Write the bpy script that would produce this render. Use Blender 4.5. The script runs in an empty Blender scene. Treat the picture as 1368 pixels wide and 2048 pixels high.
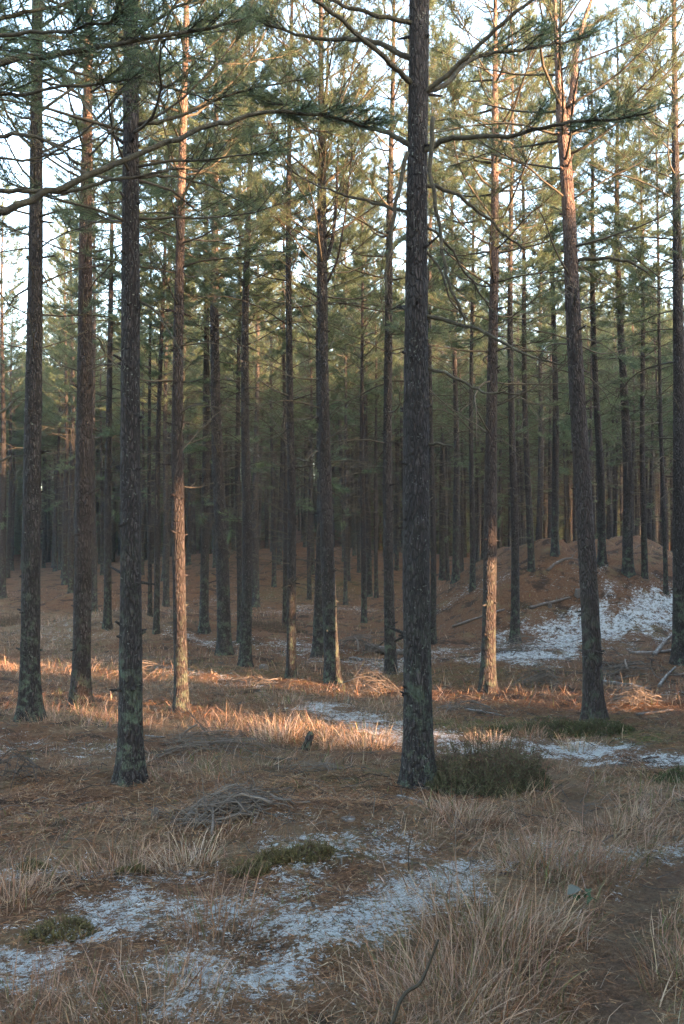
import bpy, math, random
import numpy as np
from mathutils import Vector, Matrix

# ------------------------------------------------------------------ camera, sky, sun, exposure
scene = bpy.context.scene
COL = scene.collection
PW, PH, FPX, HORIZON = 1368.0, 2048.0, 2000.0, 1120.0      # photograph size, focal length and horizon in its pixels
EYE = 1.65
PITCH = math.atan((HORIZON - PH / 2) / FPX)
SUN_AZ = np.array([0.85, -0.527])                          # horizontal direction towards the sun
SUN_AZ = SUN_AZ / np.linalg.norm(SUN_AZ)
SUN_EL = math.radians(7.0)
SUN_STRENGTH, SUN_COLOR = 3.5, (1.0, 0.57, 0.31)
SKY_STRENGTH = 0.15
EXPOSURE = 4.15
HAZE = 0.0004

cam_data = bpy.data.cameras.new('camera')
cam = bpy.data.objects.new('camera', cam_data); COL.objects.link(cam)
cam_data.sensor_fit = 'VERTICAL'; cam_data.sensor_height = 36.0
cam_data.lens = FPX / PH * 36.0
cam_data.clip_start = 0.05; cam_data.clip_end = 2000
cam.rotation_euler = (math.pi / 2 + PITCH, 0, 0)
scene.camera = cam

world = bpy.data.worlds.new('World'); scene.world = world; world.use_nodes = True
wn = world.node_tree.nodes; wl = world.node_tree.links
sky = wn.new('ShaderNodeTexSky'); sky.sky_type = 'NISHITA'; sky.sun_disc = False
sky.sun_elevation = SUN_EL
sky.sun_rotation = math.atan2(SUN_AZ[0], SUN_AZ[1])
sky.air_density = 0.9; sky.dust_density = 2.5; sky.ozone_density = 0.8
wl.new(sky.outputs[0], wn['Background'].inputs[0]); wn['Background'].inputs[1].default_value = SKY_STRENGTH

SUN_DIR = Vector((SUN_AZ[0] * math.cos(SUN_EL), SUN_AZ[1] * math.cos(SUN_EL), math.sin(SUN_EL)))
sl = bpy.data.lights.new('sun', 'SUN'); sl.energy = SUN_STRENGTH; sl.angle = math.radians(0.5); sl.color = SUN_COLOR
sun = bpy.data.objects.new('sun', sl); COL.objects.link(sun)
sun.rotation_euler = SUN_DIR.to_track_quat('Z', 'Y').to_euler(); sun.location = (20, -12, 30)

vs = scene.view_settings
vs.view_transform = 'Standard'; vs.look = 'None'; vs.gamma = 1.0; vs.use_curve_mapping = False; vs.exposure = EXPOSURE
scene.render.engine = 'CYCLES'
cy = scene.cycles
cy.max_bounces = 3; cy.diffuse_bounces = 2; cy.glossy_bounces = 2; cy.transmission_bounces = 3; cy.transparent_max_bounces = 4
cy.use_denoising = True; cy.adaptive_threshold = 0.02

# ------------------------------------------------------------------ noise
def _h(ix, iy, iz, seed):
    n = (ix.astype(np.int64) * 374761393 + iy.astype(np.int64) * 668265263 + iz.astype(np.int64) * 2147483647 + seed * 144665) & 0xFFFFFFFF
    n = ((n ^ (n >> 13)) * 1274126177) & 0xFFFFFFFF
    n = ((n ^ (n >> 16)) * 2246822519) & 0xFFFFFFFF
    return ((n ^ (n >> 15)) & 0xFFFFFF) / float(0xFFFFFF)

def vnoise(x, y, z=None, seed=0):
    x = np.asarray(x, float); y = np.asarray(y, float)
    z = np.zeros_like(x) if z is None else np.asarray(z, float)
    xi, yi, zi = np.floor(x), np.floor(y), np.floor(z)
    fx, fy, fz = x - xi, y - yi, z - zi
    fx, fy, fz = [f * f * (3 - 2 * f) for f in (fx, fy, fz)]
    r = 0
    for dx in (0, 1):
        for dy in (0, 1):
            for dz in (0, 1):
                w = (fx if dx else 1 - fx) * (fy if dy else 1 - fy) * (fz if dz else 1 - fz)
                r = r + w * _h(xi + dx, yi + dy, zi + dz, seed)
    return r * 2 - 1

def sstep(a, b, x):
    t = np.clip((np.asarray(x, float) - a) / (b - a), 0, 1)
    return t * t * (3 - 2 * t)

# ------------------------------------------------------------------ terrain height
def h_macro(x, y):
    x = np.asarray(x, float); y = np.asarray(y, float)
    z = 0.10 * vnoise(x / 4.1, y / 4.1, seed=3) + 0.05 * vnoise(x / 1.7, y / 1.7, seed=4)
    near = np.clip((y - 1) / 4, 0, 1)
    z = z * (0.5 + 0.5 * near)
    # the mound with needle covered crest
    dx = (x - 5.3) / np.where(x < 5.3, 3.2, 5.4); dy = (y - 24.0) / np.where(y < 24, 4.0, 4.0)
    r2 = dx * dx + dy * dy; bank = np.exp(-r2 ** 1.5)
    z = z + 2.0 * bank * (1 + 0.19 * vnoise(x / 1.5, y / 1.5, seed=8) + 0.14 * np.abs(vnoise(x / 0.8, y / 0.6, seed=18)))
    # low rises
    z = z + 0.42 * np.exp(-(((x + 4.8) / 2.4) ** 2 + ((y - 21.5) / 2.0) ** 2))
    z = z + 0.30 * np.exp(-(((x + 0.8) / 3.2) ** 2 + ((y - 24) / 2.2) ** 2))
    z = z + 0.12 * np.exp(-(((x + 0.6) / 1.3) ** 2 + ((y - 6.3) / 0.45) ** 2))
    # an added unseen bank, shaped to cut one sun streak short
    al = x * SUN_AZ[0] + y * SUN_AZ[1]; ac = -x * SUN_AZ[1] + y * SUN_AZ[0]
    z = z + 1.27 * np.exp(-((al - 7.0) / 1.7) ** 2) * np.exp(-((ac - 8.1) / 1.7) ** 4)
    # ground climbing away through the stand
    back = sstep(26, 52, y)
    z = z + back * (1.0 + 1.3 * np.exp(-((x + 3) / 9.0) ** 2) + 0.8 * sstep(2, 20, x)) + 0.25 * back * vnoise(x / 7, y / 7, seed=9)
    z = z + sstep(62, 130, np.hypot(x, y)) * 9.0
    return z

def h_micro(x, y):
    return (np.clip((y - 9) / 12, 0, 1) * (0.07 * vnoise(x / 0.9, y / 0.9, seed=10) + 0.04 * np.abs(vnoise(x / 0.5, y / 0.35, seed=15))) + 0.030 * vnoise(x / 0.42, y / 0.42, seed=11) + 0.014 * vnoise(x / 0.15, y / 0.15, seed=12) + 0.006 * vnoise(x / 0.06, y / 0.06, seed=13))

CAM = np.array([0.0, 0.0, float(h_macro(0.0, 0.0)) + EYE])
cam.location = CAM

def ray(u, v):
    r, up = (u - PW / 2) / FPX, (PH / 2 - v) / FPX
    c, s = math.cos(PITCH), math.sin(PITCH)
    return np.array([r, c - up * s, s + up * c])

def ground(u, v):
    d = ray(u, v); t = np.linspace(2.0, 90, 6000)
    P = CAM[None] + d[None] * t[:, None]
    below = P[:, 2] < h_macro(P[:, 0], P[:, 1])
    i = int(np.argmax(below)) if below.any() else len(t) - 1
    p = P[i]; return np.array([p[0], p[1], float(h_macro(p[0], p[1]))])

def at_y(u, v, Y):
    d = ray(u, v); return CAM + d * (Y - CAM[1]) / d[1]

def px(Y):                      # metres for one photograph pixel at depth Y
    return Y / FPX

def pix_line(pts):
    return np.array([ground(u, v)[:2] for u, v in pts])

def dist_line(x, y, L):
    best = np.full(np.shape(x), 1e9)
    for a, b in zip(L[:-1], L[1:]):
        ab = b - a; t = np.clip(((x - a[0]) * ab[0] + (y - a[1]) * ab[1]) / max(ab @ ab, 1e-9), 0, 1)
        best = np.minimum(best, np.hypot(x - a[0] - t * ab[0], y - a[1] - t * ab[1]))
    return best

FROST = [(pix_line(p), w, s) for p, w, s in [
    ([(-150, 1900), (60, 1905), (230, 1860), (330, 1800), (470, 1860)], 0.5, 0.92),
    ([(430, 1990), (560, 1940), (680, 1860), (780, 1800), (900, 1745)], 0.3, 1.0),
    ([(380, 1790), (520, 1830), (620, 1850)], 0.22, 0.75),
    ([(60, 1745), (300, 1755), (560, 1755), (760, 1690)], 0.28, 0.74), ([(200, 1960), (340, 1930), (440, 1900)], 0.3, 0.8),
    ([(560, 1710), (700, 1690), (800, 1700), (860, 1740)], 0.2, 0.8),
    ([(1400, 1690), (1345, 1735), (1290, 1770), (1250, 1790)], 0.13, 1.1),
    ([(1090, 1690), (1130, 1725), (1210, 1705)], 0.2, 0.8),
    ([(640, 1415), (720, 1440), (790, 1475)], 0.34, 0.95),
    ([(860, 1480), (960, 1490), (1060, 1500), (1150, 1500), (1260, 1515), (1400, 1530)], 0.36, 1.1),
    ([(1030, 1318), (1120, 1285), (1200, 1265), (1290, 1235), (1350, 1215)], 1.0, 1.0),
    ([(1060, 1235), (1110, 1200), (1150, 1165)], 0.6, 0.5),
    ([(870, 1225), (930, 1190), (1000, 1165)], 0.4, 0.6),
    ([(-100, 1480), (120, 1500), (240, 1500)], 0.5, 0.6),
    ([(390, 1275), (470, 1290), (570, 1290), (640, 1300)], 0.55, 0.75),
    ([(690, 1325), (790, 1335), (900, 1300)], 0.6, 0.75),
    ([(560, 1390), (660, 1420)], 0.3, 0.6),
    ([(520, 1225), (650, 1215), (720, 1220)], 1.2, 0.7),
    ([(60, 1260), (130, 1265), (200, 1255)], 0.8, 0.55),
    ([(400, 1205), (470, 1195)], 1.2, 0.65),
    ([(520, 1640), (640, 1640)], 0.12, 0.65),
    ([(1280, 1400), (1380, 1390)], 0.5, 0.6),
    ([(330, 1345), (420, 1355), (520, 1375)], 0.3, 0.7),
]]
PATHS = [(pix_line(p), w) for p, w in [
    ([(1270, 2100), (1250, 1990), (1240, 1880), (1290, 1790), (1360, 1730), (1450, 1690)], 0.14),
    ([(1190, 1650), (1160, 1600), (1120, 1565), (1080, 1540)], 0.14),
]]
STRAW = [(pix_line(p), w, s) for p, w, s in [
    ([(900, 2100), (950, 1930), (980, 1830), (1080, 1740), (1180, 1690), (1260, 1640)], 0.42, 1.0),
    ([(700, 2080), (780, 1990), (880, 1960)], 0.3, 0.7),
    ([(0, 1760), (60, 1740)], 0.2, 0.9), ([(160, 1700), (250, 1690), (390, 1690), (480, 1690)], 0.3, 0.7),
    ([(380, 1830), (430, 1850)], 0.2, 0.7), ([(0, 2040), (200, 2050), (350, 2000)], 0.3, 0.8),
    ([(880, 1620), (1000, 1620), (1120, 1590)], 0.3, 0.8), ([(1180, 1560), (1300, 1590), (1400, 1620)], 0.4, 0.9),
    ([(90, 1430), (240, 1440), (380, 1450), (520, 1450), (700, 1470), (800, 1480)], 0.5, 0.9),
    ([(200, 1530), (350, 1540), (520, 1530), (640, 1520)], 0.5, 0.55),
    ([(560, 1400), (660, 1395), (760, 1420)], 0.6, 0.7), ([(100, 1330), (250, 1350), (330, 1380)], 0.8, 0.6),
    ([(900, 1470), (1000, 1470), (1160, 1470)], 0.3, 0.6), ([(1350, 2060), (1362, 1960), (1400, 1880)], 0.22, 0.9), ([(1130, 2060), (1150, 1960), (1170, 1860)], 0.16, 0.7),
    ([(30, 1240), (160, 1250)], 1.5, 0.6), ([(780, 1640), (900, 1680), (1000, 1680)], 0.25, 0.7),
]]
MOSS = [(pix_line(p), w, s) for p, w, s in [
    ([(960, 1455), (1080, 1455), (1190, 1460), (1300, 1475)], 0.45, 1.0), ([(430, 1340), (500, 1340), (560, 1345)], 0.7, 0.8),
    ([(490, 1735), (560, 1720), (650, 1710)], 0.14, 0.9), ([(620, 1560), (760, 1560)], 0.5, 0.5),
    ([(600, 1190), (680, 1170)], 1.5, 0.6), ([(730, 1890), (860, 1850)], 0.2, 0.6), ([(1330, 1560), (1400, 1560)], 0.3, 0.6),
    ([(850, 1340), (960, 1350)], 0.7, 0.5), ([(280, 1610), (330, 1620)], 0.2, 0.6), ([(1320, 1850), (1400, 1840)], 0.2, 0.7),
]]

def mask(x, y, lines, soft=0.9):
    m = np.zeros(np.shape(x))
    n = 0.40 * vnoise(x / 0.5, y / 0.5, seed=21) + 0.45 * vnoise(x / 0.2, y / 0.2, seed=22)
    for L, w, s in lines:
        d = dist_line(x, y, L)
        m = np.maximum(m, s * np.clip(1.0 - (d / (w * 1.25)) ** 1.2 * 0.60 + n * 0.75, 0, 1))
    return m

def h_full(x, y):
    x = np.asarray(x, float); y = np.asarray(y, float)
    z = h_macro(x, y) + h_micro(x, y)
    for L, w in PATHS:
        d = dist_line(x, y, L); z = z - 0.05 * np.exp(-(d / (w * 1.2)) ** 2)
    return z

# ------------------------------------------------------------------ mesh helpers
class Geo:
    def __init__(s): s.V = []; s.T = []; s.C = []; s.n = 0
    def add(s, V, T, c=None):
        V = np.asarray(V, np.float32).reshape(-1, 3)
        s.V.append(V); s.T.append(np.asarray(T, np.int32).reshape(-1, 3) + s.n)
        if c is None: c = (0.5, 0.5, 0.5)
        c = np.asarray(c, np.float32)
        if c.ndim == 1: c = np.tile(c, (len(V), 1))
        s.C.append(c); s.n += len(V)
    def mesh(s, name, mat, smooth=True):
        me = bpy.data.meshes.new(name)
        if not s.V: return me
        V = np.concatenate(s.V); T = np.concatenate(s.T); C = np.concatenate(s.C)
        me.vertices.add(len(V)); me.vertices.foreach_set('co', V.ravel())
        me.loops.add(len(T) * 3); me.loops.foreach_set('vertex_index', T.ravel())
        me.polygons.add(len(T)); me.polygons.foreach_set('loop_start', np.arange(0, len(T) * 3, 3, dtype=np.int32))
        me.polygons.foreach_set('use_smooth', np.full(len(T), smooth, dtype=bool))
        a = me.color_attributes.new('tint', 'FLOAT_COLOR', 'POINT')
        C4 = np.ones((len(C), 4), np.float32); C4[:, :C.shape[1]] = C
        a.data.foreach_set('color', C4.ravel())
        me.update(); me.materials.append(mat)
        return me

def join_geos(name, parts):
    V = np.concatenate([v for g, m in parts for v in g.V]); C = np.concatenate([c for g, m in parts for c in g.C]); T = []; n = 0; idx = []
    for k, (g, m) in enumerate(parts):
        t = np.concatenate(g.T); T.append(t + n); n += g.n; idx.append(np.full(len(t), k, np.int32))
    G = Geo(); G.add(V, np.concatenate(T), C); me = G.mesh(name, parts[0][1])
    for g, m in parts[1:]: me.materials.append(m)
    me.polygons.foreach_set('material_index', np.concatenate(idx)); me.update()
    return me

def frames(D):
    D = D / np.maximum(np.linalg.norm(D, axis=1, keepdims=True), 1e-9)
    ref = np.where(np.abs(D[:, 2:3]) > 0.9, np.array([[1.0, 0, 0]]), np.array([[0, 0, 1.0]]))
    U = np.cross(D, ref); U /= np.maximum(np.linalg.norm(U, axis=1, keepdims=True), 1e-9)
    return D, U, np.cross(D, U)

def tube(pts, rad, sides=6):
    P = np.asarray(pts, float); n = len(P); rad = np.asarray(rad, float)
    D = np.gradient(P, axis=0); D, U, W = frames(D)
    for i in range(1, n):                                   # carry the frame along
        u = U[i - 1] - D[i] * (U[i - 1] @ D[i]); U[i] = u / max(np.linalg.norm(u), 1e-9); W[i] = np.cross(D[i], U[i])
    a = np.linspace(0, 2 * math.pi, sides, endpoint=False)
    V = P[:, None] + rad[:, None, None] * (np.cos(a)[None, :, None] * U[:, None] + np.sin(a)[None, :, None] * W[:, None])
    V = V.reshape(-1, 3); T = []
    i = np.arange(n - 1)[:, None] * sides; j = np.arange(sides)[None]; k = (j + 1) % sides
    a0, b0, a1, b1 = i + j, i + k, i + sides + j, i + sides + k
    T = np.concatenate([np.stack([a0, b0, b1], -1).reshape(-1, 3), np.stack([a0, b1, a1], -1).reshape(-1, 3)])
    c0 = len(V); V = np.vstack([V, P[:1], P[-1:]])
    jj = np.arange(sides); kk = (jj + 1) % sides
    T = np.vstack([T, np.stack([kk, jj, np.full(sides, c0)], -1), np.stack([jj + (n - 1) * sides, kk + (n - 1) * sides, np.full(sides, c0 + 1)], -1)])
    return V, T

def prisms(A, B, ra, rb):       # many three sided sticks at once
    n = len(A); D, U, W = frames(B - A); V = np.zeros((n, 6, 3))
    for k in range(3):
        a = k * 2 * math.pi / 3; off = math.cos(a) * U + math.sin(a) * W
        V[:, k] = A + off * np.reshape(ra, (-1, 1)); V[:, 3 + k] = B + off * np.reshape(rb, (-1, 1))
    base = np.arange(n)[:, None] * 6; T = []
    for k in range(3):
        l = (k + 1) % 3
        T += [np.hstack([base + k, base + l, base + 3 + l]), np.hstack([base + k, base + 3 + l, base + 3 + k])]
    return V.reshape(-1, 3), np.vstack(T)

def needles(rng, A, D, L, n, nl, nw, spread=0.75, back=0.25):
    """tufts: n needles along each shoot A -> A + D*L"""
    m = len(A); D, U, W = frames(D)
    t = rng.uniform(-back, 1.0, (m, n)); a = rng.uniform(0, 2 * math.pi, (m, n)); ang = rng.normal(spread, 0.22, (m, n)) * (1.15 - 0.5 * np.clip(t, 0, 1))
    B = A[:, None] + D[:, None] * (t * np.reshape(L, (-1, 1)))[..., None]
    side = np.cos(a)[..., None] * U[:, None] + np.sin(a)[..., None] * W[:, None]
    dirn = np.cos(ang)[..., None] * D[:, None] + np.sin(ang)[..., None] * side
    ln = rng.uniform(0.75, 1.15, (m, n)) * nl
    tip = B + dirn * ln[..., None]; tip[..., 2] -= 0.12 * ln
    cr = np.cross(dirn, rng.normal(size=(m, n, 3))); cr /= np.maximum(np.linalg.norm(cr, axis=-1, keepdims=True), 1e-9)
    V = np.stack([B - cr * nw / 2, B + cr * nw / 2, tip], 2).reshape(-1, 3)
    tone = np.repeat(np.clip(rng.normal(0.5, 0.16, (m, 1)) + rng.normal(0, 0.1, (m, n)), 0, 1).reshape(-1), 3)
    T = np.arange(len(V)).reshape(-1, 3)
    return V, T, np.stack([tone, tone, tone], -1)

def blades(rng, P, L, w, az, lean, bend, tint):
    """curved grass blades: three segments, five triangles each"""
    n = len(P); hd = np.stack([np.cos(az), np.sin(az), np.zeros(n)], -1); sd = np.stack([-np.sin(az), np.cos(az), np.zeros(n)], -1)
    tw = rng.uniform(-1.2, 1.2, n); sd = sd * np.cos(tw)[:, None] + hd * np.sin(tw)[:, None]
    Vs = []; p = np.array(P, float); th = np.array(lean, float)
    for k in range(4):
        ww = (w * (1, 0.9, 0.6, 0)[k])[:, None] / 2
        if k < 3: Vs += [p - sd * ww, p + sd * ww]
        else: Vs += [p]
        p = p + (hd * np.sin(th)[:, None] + np.array([[0, 0, 1.0]]) * np.cos(th)[:, None]) * (L / 3)[:, None]
        th = th + bend
    V = np.stack(Vs, 1).reshape(-1, 3); b = np.arange(n)[:, None] * 7
    T = np.vstack([b + np.array([[0, 1, 3]]), b + np.array([[0, 3, 2]]), b + np.array([[2, 3, 5]]), b + np.array([[2, 5, 4]]), b + np.array([[4, 5, 6]])])
    return V, T, np.repeat(tint, 7, axis=0)

def link(name, me, parent=None, loc=None, **props):
    o = bpy.data.objects.new(name, me); COL.objects.link(o)
    if parent is not None: o.parent = parent
    if loc is not None: o.location = [float(v) for v in loc]
    for k, v in props.items():
        if v: o[k] = v
    return o

def thing(name, label, cat, loc, group=None):
    return link(name, None, None, loc, label=label, category=cat, group=group)

# ------------------------------------------------------------------ materials
def mat(name):
    m = bpy.data.materials.new(name); m.use_nodes = True
    nt = m.node_tree; b = nt.nodes['Principled BSDF']; b.inputs['Roughness'].default_value = 0.85
    b.inputs['Specular IOR Level'].default_value = 0.25
    return m, nt, b

def node(nt, t, **kw):
    n = nt.nodes.new(t)
    for k, v in kw.items():
        if k in n.inputs.keys() if isinstance(k, str) else False: n.inputs[k].default_value = v
        else: setattr(n, k, v)
    return n

def tex_noise(nt, vec, scale, detail=4, rough=0.6, dist=0.0):
    n = nt.nodes.new('ShaderNodeTexNoise'); n.inputs['Scale'].default_value = scale; n.inputs['Detail'].default_value = detail
    n.inputs['Roughness'].default_value = rough; n.inputs['Distortion'].default_value = dist
    nt.links.new(vec, n.inputs['Vector']); return n.outputs['Fac']

def mapping(nt, vec, scale=(1, 1, 1), loc=(0, 0, 0)):
    m = nt.nodes.new('ShaderNodeMapping'); m.inputs['Scale'].default_value = scale; m.inputs['Location'].default_value = loc
    nt.links.new(vec, m.inputs['Vector']); return m.outputs[0]

def ramp(nt, fac, stops):
    r = nt.nodes.new('ShaderNodeValToRGB'); e = r.color_ramp.elements
    while len(e) < len(stops): e.new(0.5)
    for i, (p, c) in enumerate(stops):
        e[i].position = p; e[i].color = (*c, 1) if len(c) == 3 else c
    nt.links.new(fac, r.inputs[0]); return r.outputs[0]

def mathn(nt, op, a, b=None, clamp=False):
    m = nt.nodes.new('ShaderNodeMath'); m.operation = op; m.use_clamp = clamp
    for i, v in enumerate((a, b)):
        if v is None: continue
        if isinstance(v, (int, float)): m.inputs[i].default_value = v
        else: nt.links.new(v, m.inputs[i])
    return m.outputs[0]

def mrange(nt, v, a, b, c=0.0, d=1.0):
    m = nt.nodes.new('ShaderNodeMapRange'); m.interpolation_type = 'SMOOTHSTEP'
    nt.links.new(v, m.inputs[0])
    for i, q in zip((1, 2, 3, 4), (a, b, c, d)): m.inputs[i].default_value = q
    return m.outputs[0]

def mix(nt, fac, a, b):
    m = nt.nodes.new('ShaderNodeMix'); m.data_type = 'RGBA'
    if isinstance(fac, (int, float)): m.inputs[0].default_value = fac
    else: nt.links.new(fac, m.inputs[0])
    for i, v in ((6, a), (7, b)):
        if isinstance(v, tuple): m.inputs[i].default_value = (*v, 1)
        else: nt.links.new(v, m.inputs[i])
    return m.outputs[2]

def bump(nt, h, b, strength, dist):
    n = nt.nodes.new('ShaderNodeBump'); n.inputs['Strength'].default_value = strength; n.inputs['Distance'].default_value = dist
    nt.links.new(h, n.inputs['Height']); nt.links.new(n.outputs[0], b.inputs['Normal'])

def coords(nt, kind='Object'):
    return nt.nodes.new('ShaderNodeTexCoord').outputs[kind]

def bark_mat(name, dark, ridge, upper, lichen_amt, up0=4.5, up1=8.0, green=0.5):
    m, nt, b = mat(name); c = coords(nt)
    oi = nt.nodes.new('ShaderNodeObjectInfo').outputs['Random']
    off = nt.nodes.new('ShaderNodeVectorMath'); off.operation = 'ADD'; nt.links.new(c, off.inputs[0])
    cb = nt.nodes.new('ShaderNodeCombineXYZ'); nt.links.new(mathn(nt, 'MULTIPLY', oi, 37.0), cb.inputs[0]); nt.links.new(cb.outputs[0], off.inputs[1])
    v = off.outputs[0]
    st = mapping(nt, v, (1, 1, 0.24))
    vor = nt.nodes.new('ShaderNodeTexVoronoi'); vor.feature = 'DISTANCE_TO_EDGE'; vor.inputs['Scale'].default_value = 44
    warp = nt.nodes.new('ShaderNodeVectorMath'); warp.operation = 'MULTIPLY_ADD'
    wn_ = nt.nodes.new('ShaderNodeTexNoise'); wn_.inputs['Scale'].default_value = 14; nt.links.new(st, wn_.inputs['Vector'])
    nt.links.new(wn_.outputs['Color'], warp.inputs[0]); warp.inputs[1].default_value = (0.05, 0.05, 0.05); nt.links.new(st, warp.inputs[2])
    nt.links.new(warp.outputs[0], vor.inputs['Vector'])
    plate = mrange(nt, vor.outputs['Distance'], 0.02, 0.22)
    n1 = tex_noise(nt, st, 55, 6, 0.75); n2 = tex_noise(nt, v, 3.0, 4, 0.6); n3 = tex_noise(nt, v, 60, 4, 0.7)
    col = mix(nt, mathn(nt, 'MULTIPLY', mathn(nt, 'MULTIPLY', plate, mrange(nt, n1, 0.3, 0.75)), mrange(nt, tex_noise(nt, v, 7, 4, 0.65), 0.3, 0.7, 0.25, 1.0)), dark, ridge)
    sep = nt.nodes.new('ShaderNodeSeparateXYZ'); nt.links.new(c, sep.inputs[0])
    hgt = mathn(nt, 'ADD', sep.outputs[2], mathn(nt, 'MULTIPLY', mathn(nt, 'SUBTRACT', n2, 0.5), 3.0))
    col = mix(nt, mathn(nt, 'MULTIPLY', mrange(nt, hgt, up0, up1), mrange(nt, n1, 0.25, 0.7, 0.35, 1)), col, upper)
    # pale crustose lichen flecks and green algae towards the foot of the trunk
    spots = mrange(nt, tex_noise(nt, v, 48, 3, 0.6), 0.62, 0.68)
    col = mix(nt, mathn(nt, 'MULTIPLY', mathn(nt, 'MULTIPLY', spots, mrange(nt, n2, 0.4, 0.6, 0.2, 1.6)), lichen_amt), col, (0.15, 0.165, 0.14))
    low = mrange(nt, hgt, 2.2, -0.2)
    alg = mathn(nt, 'MULTIPLY', mathn(nt, 'MULTIPLY', low, mrange(nt, tex_noise(nt, v, 9, 5, 0.75), 0.48, 0.6)), green)
    col = mix(nt, alg, col, (0.066, 0.085, 0.058))
    nt.links.new(col, b.inputs['Base Color']); b.inputs['Roughness'].default_value = 0.9
    hh = mathn(nt, 'ADD', mathn(nt, 'MULTIPLY', plate, 0.8), mathn(nt, 'MULTIPLY', n3, 0.45))
    bump(nt, hh, b, 1.0, 0.02)
    return m

M_BARK = bark_mat('pine_bark', (0.013, 0.011, 0.011), (0.078, 0.069, 0.067), (0.105, 0.078, 0.064), 0.45, 6, 11, 0.85)
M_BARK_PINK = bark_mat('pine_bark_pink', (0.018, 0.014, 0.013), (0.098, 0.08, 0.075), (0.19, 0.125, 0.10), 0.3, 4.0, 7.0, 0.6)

def simple_tint(name, a, b_, rough=0.85, translucent=0.0, obj_var=0.0, noise_scale=None):
    """colour between a and b by the point tint, some variation from thing to thing"""
    m, nt, b = mat(name); at = nt.nodes.new('ShaderNodeAttribute'); at.attribute_name = 'tint'
    sep = nt.nodes.new('ShaderNodeSeparateColor'); nt.links.new(at.outputs['Color'], sep.inputs[0]); f = sep.outputs[0]
    if obj_var:
        oi = nt.nodes.new('ShaderNodeObjectInfo').outputs['Random']
        f = mathn(nt, 'ADD', f, mathn(nt, 'MULTIPLY', mathn(nt, 'SUBTRACT', oi, 0.5), obj_var), True)
    col = mix(nt, f, a, b_); nt.links.new(col, b.inputs['Base Color']); b.inputs['Roughness'].default_value = rough
    if translucent:
        tr = nt.nodes.new('ShaderNodeBsdfTranslucent'); nt.links.new(col, tr.inputs[0])
        mx = nt.nodes.new('ShaderNodeMixShader'); mx.inputs[0].default_value = translucent
        nt.links.new(b.outputs[0], mx.inputs[1]); nt.links.new(tr.outputs[0], mx.inputs[2])
        nt.links.new(mx.outputs[0], nt.nodes['Material Output'].inputs[0])
    return m

M_NEEDLE = simple_tint('pine_needles', (0.040, 0.076, 0.047), (0.128, 0.160, 0.080), 0.55, 0.42, 0.35)
M_TWIG = simple_tint('pine_twigs', (0.024, 0.021, 0.015), (0.080, 0.069, 0.050), 0.9, 0, 0.3)
def limb_mat():
    m, nt, b = mat('limb_bark'); c = coords(nt); n = tex_noise(nt, c, 16, 6, 0.7); q = tex_noise(nt, c, 70, 4, 0.7)
    col = ramp(nt, n, [(0.35, (0.022, 0.019, 0.014)), (0.55, (0.044, 0.040, 0.026)), (0.72, (0.078, 0.070, 0.052))]); nt.links.new(col, b.inputs['Base Color'])
    bump(nt, mathn(nt, 'ADD', n, q), b, 0.9, 0.012); return m
M_LIMB = limb_mat()
M_STICK = simple_tint('weathered_wood', (0.026, 0.021, 0.017), (0.13, 0.110, 0.092), 0.9)

def direct_tint(name, rough=0.8, translucent=0.0):
    m, nt, b = mat(name); at = nt.nodes.new('ShaderNodeAttribute'); at.attribute_name = 'tint'
    nt.links.new(at.outputs['Color'], b.inputs['Base Color']); b.inputs['Roughness'].default_value = rough
    if translucent:
        tr = nt.nodes.new('ShaderNodeBsdfTranslucent'); nt.links.new(at.outputs['Color'], tr.inputs[0])
        mx = nt.nodes.new('ShaderNodeMixShader'); mx.inputs[0].default_value = translucent
        nt.links.new(b.outputs[0], mx.inputs[1]); nt.links.new(tr.outputs[0], mx.inputs[2])
        nt.links.new(mx.outputs[0], nt.nodes['Material Output'].inputs[0])
    return m
M_GRASS = direct_tint('dead_grass', 0.7, 0.25)
M_LITTER = direct_tint('needle_litter', 0.85)
M_FROST = direct_tint('frost', 0.6)

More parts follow.
